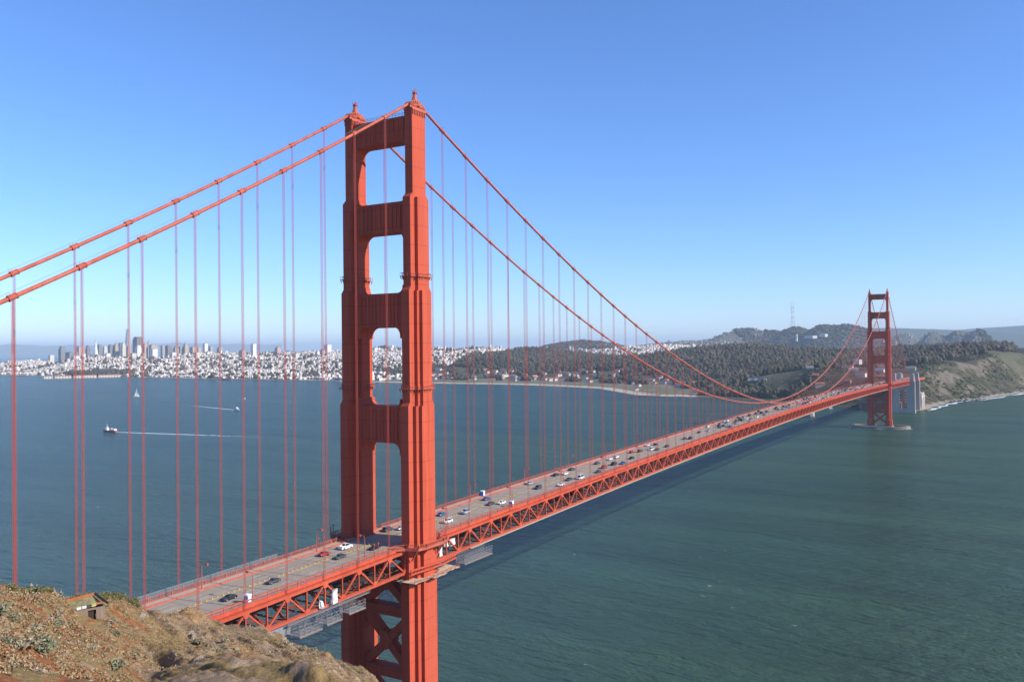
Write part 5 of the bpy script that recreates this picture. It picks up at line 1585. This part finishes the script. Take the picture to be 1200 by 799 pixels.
# high-rises
def mat_tower(name, c):
    m, nt, b = nodes_of(name)
    geo = N(nt, 'ShaderNodeNewGeometry'); mp = N(nt, 'ShaderNodeMapping'); nt.links.new(geo.outputs['Position'], mp.inputs[0])
    sp_ = N(nt, 'ShaderNodeSeparateXYZ'); nt.links.new(mp.outputs[0], sp_.inputs[0])
    def stripes(src, per, th):
        a_ = N(nt, 'ShaderNodeMath', operation='DIVIDE'); a_.inputs[1].default_value = per; nt.links.new(src, a_.inputs[0])
        f_ = N(nt, 'ShaderNodeMath', operation='FRACT'); nt.links.new(a_.outputs[0], f_.inputs[0])
        g_ = N(nt, 'ShaderNodeMath', operation='GREATER_THAN'); g_.inputs[1].default_value = th; nt.links.new(f_.outputs[0], g_.inputs[0]); return g_
    ad = N(nt, 'ShaderNodeMath', operation='ADD'); nt.links.new(sp_.outputs[0], ad.inputs[0]); nt.links.new(sp_.outputs[1], ad.inputs[1])
    s1 = stripes(sp_.outputs[2], 4.0, .45); s2 = stripes(ad.outputs[0], 5.5, .4)
    mu = N(nt, 'ShaderNodeMath', operation='MULTIPLY'); nt.links.new(s1.outputs[0], mu.inputs[0]); nt.links.new(s2.outputs[0], mu.inputs[1])
    mx = N(nt, 'ShaderNodeMix', data_type='RGBA'); nt.links.new(mu.outputs[0], mx.inputs[0])
    mx.inputs[6].default_value = c+(1,); mx.inputs[7].default_value = tuple(v*.42+.01 for v in c)+(1,)
    nt.links.new(mx.outputs[2], b.inputs['Base Color']); b.inputs['Roughness'].default_value = .6
    return m
TW = {'dark': mat_tower('facade_dark', (.19, .19, .205)), 'brown': mat_tower('facade_brown', (.19, .15, .145)), 'cream': mat_tower('facade_cream', (.62, .56, .46)), 'white': mat_tower('facade_white', (.72, .71, .69)),
    'tan': mat_tower('facade_tan', (.45, .35, .27)), 'grey': mat_tower('facade_grey', (.34, .34, .35)), 'pink': mat_tower('facade_pink', (.5, .35, .30)), 'glass': mat_tower('facade_glass', (.42, .47, .52))}
SKY = [(73,406,8,6500,'dark',1),(84,412.5,13,6400,'dark',0),(94,406,8,6700,'pink',0),(103,405,5,6900,'brown',1),(97.5,414.6,5,6300,'white',0),(117,404,5,7200,'dark',0),(123,405.5,5,7100,'cream',1),(130,404,6,7300,'dark',0),(136,403,5,7300,'tan',2),
    (141,401.7,4,7500,'dark',0),(144.5,402,6,7200,'cream',1),(150.5,406,5,6900,'tan',0),(162,404.7,7,6800,'white',1),(170,403,5,7300,'pink',0),(174,401,3,7600,'grey',2),(178.5,404,7,7300,'tan',0),(182.5,404,5,7500,'grey',0),(180,409,8,6500,'white',0),
    (191,405,5,7300,'grey',0),(197.5,405,7,7200,'brown',0),(206,406,6,7000,'tan',1),(212,406,5,7300,'grey',0),(217.5,403,6,7300,'tan',2),(226.7,406.7,8,7000,'tan',0),(233,407,5,7200,'pink',0),(240.5,402.5,5.5,6900,'white',0),(247,405.7,5,7100,'grey',0),(257.4,407,6,7000,'tan',1),
    (110,416,7,6200,'cream',0),(126,414,6,6300,'white',0),(156,414,7,6300,'cream',0),(168,414,6,6300,'tan',0),(203,413,7,6200,'white',0),(231,413,7,6100,'cream',0),(60,416,6,6300,'cream',0),(88,417,8,6000,'white',0),
    (284,410.6,7,5700,'pink',0),(297,403,6,5700,'white',0),(325.5,407,7,5700,'pink',1),
    (378,410.6,6,5400,'pink',0),(384,404,8,5500,'white',0),(439,407.7,9,5300,'white',0),(452,405,12,5400,'dark',0),(372,412,5,5300,'white',0),(347,414,7,5200,'cream',0)]
DESC = {'dark': 'dark glass', 'brown': 'brown stone', 'cream': 'cream', 'white': 'white', 'tan': 'tan', 'grey': 'grey', 'pink': 'pinkish', 'glass': 'pale glass'}
for u, vt, wp, dep, c, crown in SKY:
    p = at_depth(u, vt, dep); w = wp*dep/FPX; g0 = hz(p[0], p[1]); h = float(p[2])-g0
    if h < 12: h = 20
    r = empty('apartment_tower' if dep < 6000 else 'office_tower', (float(p[0]), float(p[1]), g0), -.09)
    dt = dep >= 6000
    if u < 112: rank = '%s tower from the white pyramid, away from the brown slab' % ordinal(sum(1 for q in SKY if u <= q[0] < 112))
    elif u < 161.7: rank = '%s tower from the white pyramid towards the brown slab' % ordinal(sum(1 for q in SKY if 112 <= q[0] <= u))
    else: rank = '%s tower from the brown slab towards the bridge tower' % ordinal(sum(1 for q in SKY if 161.7 <= q[0] <= u))
    tag(r, '%s high-rise, %s' % (DESC[c], rank), 'tower block', 'high-rises downtown' if dt else 'high-rises on the city hills')
    wd = w*.78
    m = MB(); hh = h if crown == 0 else h*.86
    m.box(-wd/2, wd/2, -wd/2, wd/2, -5, hh); m.build('shaft', TW[c], r)
    if crown:
        m = MB(); m.box(-wd*.36, wd*.36, -wd*.36, wd*.36, hh, h); m.build('crown', TW[c], r)
    if crown == 2:
        m = MB(); m.tube([(0, 0, h), (0, 0, h+25)], 1.2, 5); m.build('antenna', DARKM, r)
    m = MB(); m.box(-wd*.18, wd*.18, -wd*.12, wd*.2, h+.01, h+4.5); m.build('roof_plant', ROOF_G, r)
# pyramid, bank slab, the tallest rounded tower, hill tower
x, y = 3961, 6389; p = at_depth(112, 396, 6980); r = empty('pyramid_tower', (float(p[0]), float(p[1]), 5), .1); tag(r, 'slender white pyramid skyscraper tapering to a spire', 'skyscraper')
m = MB(); m.v = [(-25, -25, 0), (25, -25, 0), (25, 25, 0), (-25, 25, 0), (-3.2, -3.2, 212), (3.2, -3.2, 212), (3.2, 3.2, 212), (-3.2, 3.2, 212)]; m.f = [(0,3,2,1), (4,5,6,7), (0,1,5,4), (1,2,6,5), (2,3,7,6), (3,0,4,7)]; m.build('shaft', TW['white'], r)
m = MB(); m.v = [(-3.2, -3.2, 212.01), (3.2, -3.2, 212.01), (3.2, 3.2, 212.01), (-3.2, 3.2, 212.01), (0, 0, 258)]; m.f = [(0,1,4), (1,2,4), (2,3,4), (3,0,4), (3,2,1,0)]; m.build('spire', WALLS['pale grey'], r)
m = MB()
for s_ in (-1, 1): m.prism([(s_*14, 120), (s_*17.5, 120), (s_*4.2, 206), (s_*2, 206)], -4, 4, 'y')
m.build('wing', TW['white'], r)
p = at_depth(161.7, 394.7, 7220); r = empty('office_tower', (float(p[0]), float(p[1]), 15), .1); tag(r, 'broad dark brown slab skyscraper with flat top, largest in the skyline', 'skyscraper')
h = float(p[2])-15; m = MB(); b8 = 33
pl8 = [(-b8, -b8*.75), (-b8*.5, -b8*.85), (-b8*.4, -b8), (0, -b8*.9), (b8*.5, -b8), (b8, -b8*.7), (b8, b8*.75), (b8*.4, b8), (-b8*.4, b8*.9), (-b8, b8*.8)]
m.prism(pl8, 0, h*.93); m.build('shaft', TW['brown'], r); m = MB(); m.prism([(a_*.82, c_*.82) for a_, c_ in pl8], h*.93, h); m.build('crown', TW['brown'], r)
p = at_depth(150, 386.5, 7770); r = empty('office_tower', (float(p[0]), float(p[1]), 5)); tag(r, 'tallest pale glass tower with rounded tapering top', 'skyscraper')
h = float(p[2])-5; m = MB(); prof = [(0, 25), (h*.55, 25), (h*.75, 22.5), (h*.9, 18), (h, 13)]
m.tube([(0, 0, z) for z, _ in prof], [q for _, q in prof], 16); m.build('shaft', TW['glass'], r)
m = MB(); m.tube([(0, 0, h), (0, 0, h+8)], [12.5, 10], 16); m.build('crown', GALV, r)
p = at_depth(14.5, 412, 6170); g0 = hz(p[0], p[1]); r = empty('hilltop_tower', (float(p[0]), float(p[1]), g0)); tag(r, 'slim white fluted column tower on a wooded hill', 'tower')
h = float(p[2])-g0; m = MB(); m.tube([(0, 0, -2), (0, 0, h*.86), (0, 0, h*.861), (0, 0, h)], [6, 5.6, 4.6, 4.4], 14); m.build('shaft', WALLS['cream'], r)
m = MB(); m.box(-9, 9, -9, 9, -3, 8); m.build('base', WALLS['cream'], r)
# three-legged mast on the ridge
bx_, by_ = 7993, 1614; g0 = hz(bx_, by_)-2; r = empty('antenna_mast', (bx_, by_, g0)); tag(r, 'tall three-legged lattice antenna mast on the distant ridge', 'antenna mast')
MAST = mat_plain('mast_paint', (.46, .33, .30), .6, var=.15, scale=.02)
Htot = 550-g0
lv = [(0, 26), (Htot*.22, 19), (Htot*.42, 13), (Htot*.60, 12.5), (Htot*.76, 16)]
for k in range(3):
    t = k*2*math.pi/3+.4; c_, s_ = math.cos(t), math.sin(t)
    m = MB(); m.tube([(q*c_, q*s_, z) for z, q in lv], 1.5, 6); m.build('leg', MAST, r)
    m = MB(); m.tube([(16*c_, 16*s_, Htot*.76), (16*c_, 16*s_, Htot)], [1.3, .6], 6); m.build('antenna', MAST, r)
for z, q in lv[1:]:
    m = MB()
    for k in range(3):
        t0, t1 = k*2*math.pi/3+.4, (k+1)*2*math.pi/3+.4
        m.bar((q*math.cos(t0), q*math.sin(t0), z), (q*math.cos(t1), q*math.sin(t1), z), 2.0, 3.2)
    m.build('cross_truss', MAST, r)
# pale landmarks under the ridge
for u, v, w, h, d, lab in ((933.5, 396, 14, 34, 6100, 'white twin-towered church below the distant ridge'), (950, 394, 90, 18, 7000, 'long pale hospital block on the distant ridge side'), (965, 392, 60, 22, 7100, 'pale stepped hospital block on the distant ridge side'), (985, 421, 20, 10, 2900, 'pale house in the woods left of the far tower'), (1005, 422, 22, 9, 2700, 'small pale house in the woods right beside the far tower')):
    p = at_dist(u, v, d); g0 = hz(p[0], p[1]); r = empty('pale_building', (float(p[0]), float(p[1]), max(g0, float(p[2])-h*.5)), -.6); tag(r, lab, 'building')
    m = MB(); m.box(-w/4, w/4, -w/2, w/2, -8, h*.7); m.build('wall', WALLS['pale grey' if 'hospital' in lab else 'white'], r); m = MB(); m.prism([(-w/4-.5, h*.7), (w/4+.5, h*.7), (0, h*.85)], -w/2-.5, w/2+.5, 'y'); m.build('roof', ROOF_G, r)
    if 'church' in lab:
        for s_ in (-4, 4):
            m = MB(); m.box(-3, 3, s_-2.5, s_+2.5, h*.7, h*1.25); m.build('bell_tower', WALLS['white'], r)

# ------------------------------------------------------------------ the city's houses and the woods
NB = 1400
def visible(x, y, z, slack):
    """drop what the hills hide from anywhere near the viewpoint"""
    az = np.arctan2(GY-CAM[1], GX-CAM[0]).ravel(); di = np.hypot(GX-CAM[0], GY-CAM[1]).ravel(); el = (GZ.ravel()-CAM[2])/di
    lo, hi = -.2, 1.3
    ringd = np.arange(1700, 12500, 50); Hm = np.full((NB, len(ringd)), -9.0)
    bi = ((az-lo)/(hi-lo)*NB).astype(int); ri = np.searchsorted(ringd, di)
    ok = (bi >= 0) & (bi < NB) & (ri < len(ringd))
    np.maximum.at(Hm, (bi[ok], ri[ok]), el[ok])
    for s_ in (1, 2, 3):
        Hm = np.maximum(Hm, np.maximum(np.where(np.roll(Hm, s_, 0) > -1, np.roll(Hm, s_, 0), -9)*1.0 if s_ == 1 else Hm, Hm))
    Hm = np.maximum.accumulate(Hm, 1)
    a2 = np.arctan2(y-CAM[1], x-CAM[0]); d2 = np.hypot(x-CAM[0], y-CAM[1]); e2 = (z+slack-CAM[2])/d2
    b2 = np.clip(((a2-lo)/(hi-lo)*NB).astype(int), 0, NB-1); r2 = np.clip(np.searchsorted(ringd, d2-120)-1, 0, len(ringd)-1)
    return (e2 > Hm[b2, r2]) & (a2 > .0) & (a2 < 1.18)
def lattice(x0, x1, y0, y1, sx, sy, ang, jit, seed):
    r = np.random.default_rng(seed); cx, cy = (x0+x1)/2, (y0+y1)/2; R_ = math.hypot(x1-x0, y1-y0)/2
    gx_, gy_ = np.meshgrid(np.arange(-R_, R_, sx), np.arange(-R_, R_, sy), indexing='ij')
    gx_ = gx_+r.uniform(-jit, jit, gx_.shape)*sx; gy_ = gy_+r.uniform(-jit, jit, gx_.shape)*sy
    st = (np.mod(gx_, 84) > 13) & (np.mod(gy_, 130) > 15)
    x = cx+gx_*math.cos(ang)-gy_*math.sin(ang); y = cy+gx_*math.sin(ang)+gy_*math.cos(ang)
    k = st & (x > x0) & (x < x1) & (y > y0) & (y < y1)
    return x[k], y[k]
hxs, hys, big = [], [], []
for reg in ((2450, 5200, 1900, 7200, 21, 11.5, -.08, .22, 1), (5200, 10500, -2000, 7000, 42, 24, .05, .25, 2), (4400, 5200, -800, 1900, 21, 12, .05, .22, 3)):
    x, y = lattice(*reg); s = shore_dist(x, y); k = urban_mask(x, y, s) & (s > 70); hxs.append(x[k]); hys.append(y[k]); big.append(np.full(k.sum(), reg[4]/21))
X = np.concatenate(hxs); Y = np.concatenate(hys); B = np.concatenate(big)
Z = height(X, Y, True)
k = visible(X, Y, Z, 12); X, Y, Z, B = X[k], Y[k], Z[k], B[k]
r_ = np.random.default_rng(5); nH = len(X)
k = r_.uniform(0, 1, nH) < np.where(X > 6800, .22, np.where(X > 5400, .5, .93)); X, Y, Z, B = X[k], Y[k], Z[k], B[k]; nH = len(X)
lx = r_.uniform(12, 20, nH)*B*.8; ly = r_.uniform(7, 11.5, nH)*B*.85; hh = r_.uniform(7, 13, nH)*np.where(r_.uniform(0, 1, nH) > .95, r_.uniform(1.4, 2.6, nH), 1)
hpal = np.array([(.62, .57, .515), (.60, .53, .455), (.54, .47, .39), (.56, .43, .37), (.36, .35, .35), (.60, .58, .57), (.46, .37, .29), (.32, .19, .15)])
hci = r_.choice(8, nH, p=[.33, .2, .12, .08, .08, .1, .06, .03]); hcol = hpal[hci]*r_.uniform(.75, 1.1, (nH, 1))*np.where(X > 6800, .42, np.where(X > 5400, .5, 1))[:, None]
near_i = np.argsort(np.hypot(X-CAM[0], Y-CAM[1]))[:300]
mask = np.ones(nH, bool); mask[near_i] = False
ub = MB(); ub.box(-.5, .5, -.5, .5, 0, 1); ub.prism([(-.42, 1.0), (.42, 1.0), (.3, 1.16), (-.3, 1.16)], -.4, .4, 'x'); UB = ub.mesh('small_house'); UB.materials.append(WALLS['white'])
wn_ = ['white', 'cream', 'beige', 'pink', 'grey', 'pale grey', 'tan', 'brick']
for i in near_i:
    o = add('waterfront_house', UB, WALLS[wn_[hci[i]]]); o.location = (X[i], Y[i], Z[i]-2); o.scale = (lx[i], ly[i], hh[i]+2); o.rotation_euler = (0, 0, -.08)
    tag(o, '%s house in the dense rows behind the city waterfront' % wn_[hci[i]], 'house', 'waterfront houses')
def boxes(X, Y, Z, lx, ly, hh, ang, col):
    n = len(X); c, s = math.cos(ang), math.sin(ang)
    bx = np.array([(-.5,-.5,0),(.5,-.5,0),(.5,.5,0),(-.5,.5,0),(-.5,-.5,1),(.5,-.5,1),(.5,.5,1),(-.5,.5,1)])
    L = bx[None]*np.stack([lx, ly, hh], -1)[:, None, :]
    V = np.empty_like(L); V[..., 0] = L[..., 0]*c-L[..., 1]*s+X[:, None]; V[..., 1] = L[..., 0]*s+L[..., 1]*c+Y[:, None]; V[..., 2] = L[..., 2]+(Z-3)[:, None]
    fc = np.array([(4,5,6,7),(0,1,5,4),(1,2,6,5),(2,3,7,6),(3,0,4,7)])
    F_ = (np.arange(n)*8)[:, None, None]+fc[None]
    cc = np.repeat(col[:, None, :], 5, 1).copy(); cc[:, 0] = cc[:, 0]*.45+.2*np.minimum(1, cc[:, 1].mean(-1, keepdims=True)*3)       # flat tarred roofs
    return V.reshape(-1, 3), F_.reshape(-1, 4), cc.reshape(-1, 3)
V, Fc, cc = boxes(X[mask], Y[mask], Z[mask], lx[mask], ly[mask], hh[mask]+3, -.05, hcol[mask])
HOUSEM = mat_attr('house_fronts', .85, var=.25, scale=.25, spec=.2)
o = add('city_houses', fast_mesh('city_houses', V, Fc, cc), HOUSEM); o['kind'] = 'stuff'; o['label'] = 'pale houses covering the city hills behind the waterfront'

ICO = None
def ico(sub):
    bm = bmesh.new(); bmesh.ops.create_icosphere(bm, subdivisions=sub, radius=1)
    v = np.array([q.co[:] for q in bm.verts]); f = np.array([[w.index for w in q.verts] for q in bm.faces]); bm.free(); return v, f
def canopy(x, y, z, rad_, hgt, col, seed, sub=2):
    r = np.random.default_rng(seed); v, f = ico(sub); n = len(x)
    P = v[None]*(1+r.uniform(-.5, .45, (n, len(v), 1)))
    P = P*np.stack([rad_*r.uniform(.8, 1.2, n), rad_*r.uniform(.8, 1.2, n), hgt*.55], -1)[:, None, :]
    P[..., 0] += x[:, None]; P[..., 1] += y[:, None]; P[..., 2] += (z+hgt*.5)[:, None]
    F_ = (np.arange(n)*len(v))[:, None, None]+f[None]
    cc = np.repeat(col[:, None, :], len(f), 1)*r.uniform(.85, 1.15, (n, len(f), 1))
    return P.reshape(-1, 3), F_.reshape(-1, 3), cc.reshape(-1, 3)
FOLM = mat_attr('woodland_foliage', .95, var=.22, scale=.35, spec=.05, detail=8.0)
tpal = np.array([(.056, .050, .032), (.068, .058, .038), (.084, .068, .046), (.070, .059, .040), (.061, .060, .035)])
allx, ally, sc_ = [], [], []
for (x0, x1, y0, y1, st, sd) in ((1850, 2700, -420, 1200, 8, 1), (2300, 4450, -900, 2700, 9.5, 2), (4200, 10600, -2200, 6800, 30, 3), (2500, 2900, 3800, 4800, 14, 4)):
    gx_, gy_ = np.meshgrid(np.arange(x0, x1, st), np.arange(y0, y1, st), indexing='ij'); q = np.random.default_rng(sd)
    gx_ = (gx_+q.uniform(-.5, .5, gx_.shape)*st).ravel(); gy_ = (gy_+q.uniform(-.5, .5, gy_.shape)*st).ravel()
    s = shore_dist(gx_, gy_); k = forest_mask(gx_, gy_, s); allx.append(gx_[k]); ally.append(gy_[k]); sc_.append(np.full(k.sum(), st*.58))
# street and yard trees between the houses
sx_ = np.random.default_rng(9).uniform(2500, 6000, 13000); sy_ = np.random.default_rng(10).uniform(1900, 6800, 13000); ss_ = shore_dist(sx_, sy_)
k = urban_mask(sx_, sy_, ss_) & (fbm(sx_/300, sy_/300, 87) > .45); allx.append(sx_[k]); ally.append(sy_[k]); sc_.append(np.full(k.sum(), 6.5))
X = np.concatenate(allx); Y = np.concatenate(ally); R0 = np.concatenate(sc_); Z = height(X, Y)
k = visible(X, Y, Z, 24); X, Y, Z, R0 = X[k], Y[k], Z[k], R0[k]
q = np.random.default_rng(33); n = len(X)
R0 = R0*q.uniform(.5, 1.5, n); Hh = np.clip(R0*q.uniform(1.6, 3.4, n), 7, 30)*np.where(X > 5000, .7, 1)
shade = fbm(X/230, Y/230, 55); ti = np.clip((shade*9-2+q.normal(0, .7, n)).astype(int), 0, 4); tcol = tpal[ti]*(0.55+1.0*fbm(X/90, Y/90, 56))[:, None]
nr = np.hypot(X-CAM[0], Y-CAM[1]) < 3100
order = np.argsort(np.hypot(X-CAM[0], Y-CAM[1])); single = order[:120]; sm_ = np.zeros(n, bool); sm_[single] = True
V1, F1, C1 = canopy(X[nr & ~sm_], Y[nr & ~sm_], Z[nr & ~sm_], R0[nr & ~sm_], Hh[nr & ~sm_], tcol[nr & ~sm_], 1, 1)
V2, F2, C2 = canopy(X[~nr], Y[~nr], Z[~nr], R0[~nr], Hh[~nr], tcol[~nr], 2, 1)
o = add('woodland', fast_mesh('woodland', np.vstack([V1, V2]), np.vstack([F1, F2+len(V1)]), np.vstack([C1, C2])), FOLM); o['kind'] = 'stuff'; o['label'] = 'dark wooded hills behind the far end of the bridge'
tk = MB(); tk.tube([(0, 0, -1), (0, 0, .45)], [.05, .03], 6); tkm = tk.mesh('trunk'); tkm.materials.append(WOOD_OLD)
tms = []
for i in range(5):
    V, Fc, cc = canopy(np.array([0., .25, -.3]), np.array([0., .3, -.2]), np.array([.15, .1, .05]), np.array([.55, .42, .4]), np.array([.85, .6, .55]), tpal[[i, i, (i+1) % 5]], 60+i, 2)
    tms.append(fast_mesh('crown', V, Fc, cc))
for j, i in enumerate(single):
    t = empty('shore_tree', (X[i], Y[i], Z[i]), q.uniform(0, 6)); t.scale = (R0[i]*1.7, R0[i]*1.7, Hh[i]); tag(t, 'dark rounded tree on the shore slope by the far bridge end', 'tree', 'trees by the far bridge end')
    add('crown', tms[j % 5], FOLM, t); add('trunk', tkm, WOOD_OLD, t)
# scrub on the ocean bluffs
sx_ = np.random.default_rng(14).uniform(1720, 2700, 9000); sy_ = np.random.default_rng(15).uniform(-420, 300, 9000); ss_ = shore_dist(sx_, sy_)
k = (ss_ > 18) & ~forest_mask(sx_, sy_, ss_) & (fbm(sx_/45, sy_/45, 47) > .53); bx2, by2 = sx_[k], sy_[k]; n2_ = len(bx2)
V, Fc, cc = canopy(bx2, by2, height(bx2, by2)-.8, q.uniform(1.5, 4.5, n2_), q.uniform(1.5, 4, n2_), np.array([(.055, .065, .028)]*n2_)*q.uniform(.7, 1.5, (n2_, 1)), 8, 1)
o = add('bluff_scrub', fast_mesh('bluff_scrub', V, Fc, cc), FOLM); o['kind'] = 'stuff'; o['label'] = 'low green scrub on the sandy ocean bluffs'
# rocks at the water's edge below the bluffs
for i in range(16):
    t = rs.uniform(0, 1); x = 1990+130*t; y = -66-58*t+rs.uniform(-10, 12); s_ = rs.uniform(2.5, 6.5)
    o = add('shore_rock', rkm[i % 4], CONC_D if i % 3 else DARKM); o.location = (x, y, 1); o.scale = (s_*1.3, s_, s_*.8); o.rotation_euler = (0, 0, rs.uniform(0, 6)); tag(o, 'dark boulder at the surf line below the ocean bluffs', 'rock', 'boulders at the surf line')

# ------------------------------------------------------------------ sea haze
hzb = MB(); hzb.box(-61000, 61000, -61000, 61000, -7, 600)
hm_, nt_, b_ = nodes_of('sea_haze'); nt_.nodes.remove(b_)
pv = nt_.nodes.new('ShaderNodeVolumePrincipled'); pv.inputs['Color'].default_value = (.66, .84, 1.0, 1); pv.inputs['Density'].default_value = HAZE_DENSITY; pv.inputs['Anisotropy'].default_value = 0.0
nt_.links.new(pv.outputs[0], nt_.nodes['Material Output'].inputs['Volume'])
haze = hzb.build('haze', hm_); haze['kind'] = 'stuff'
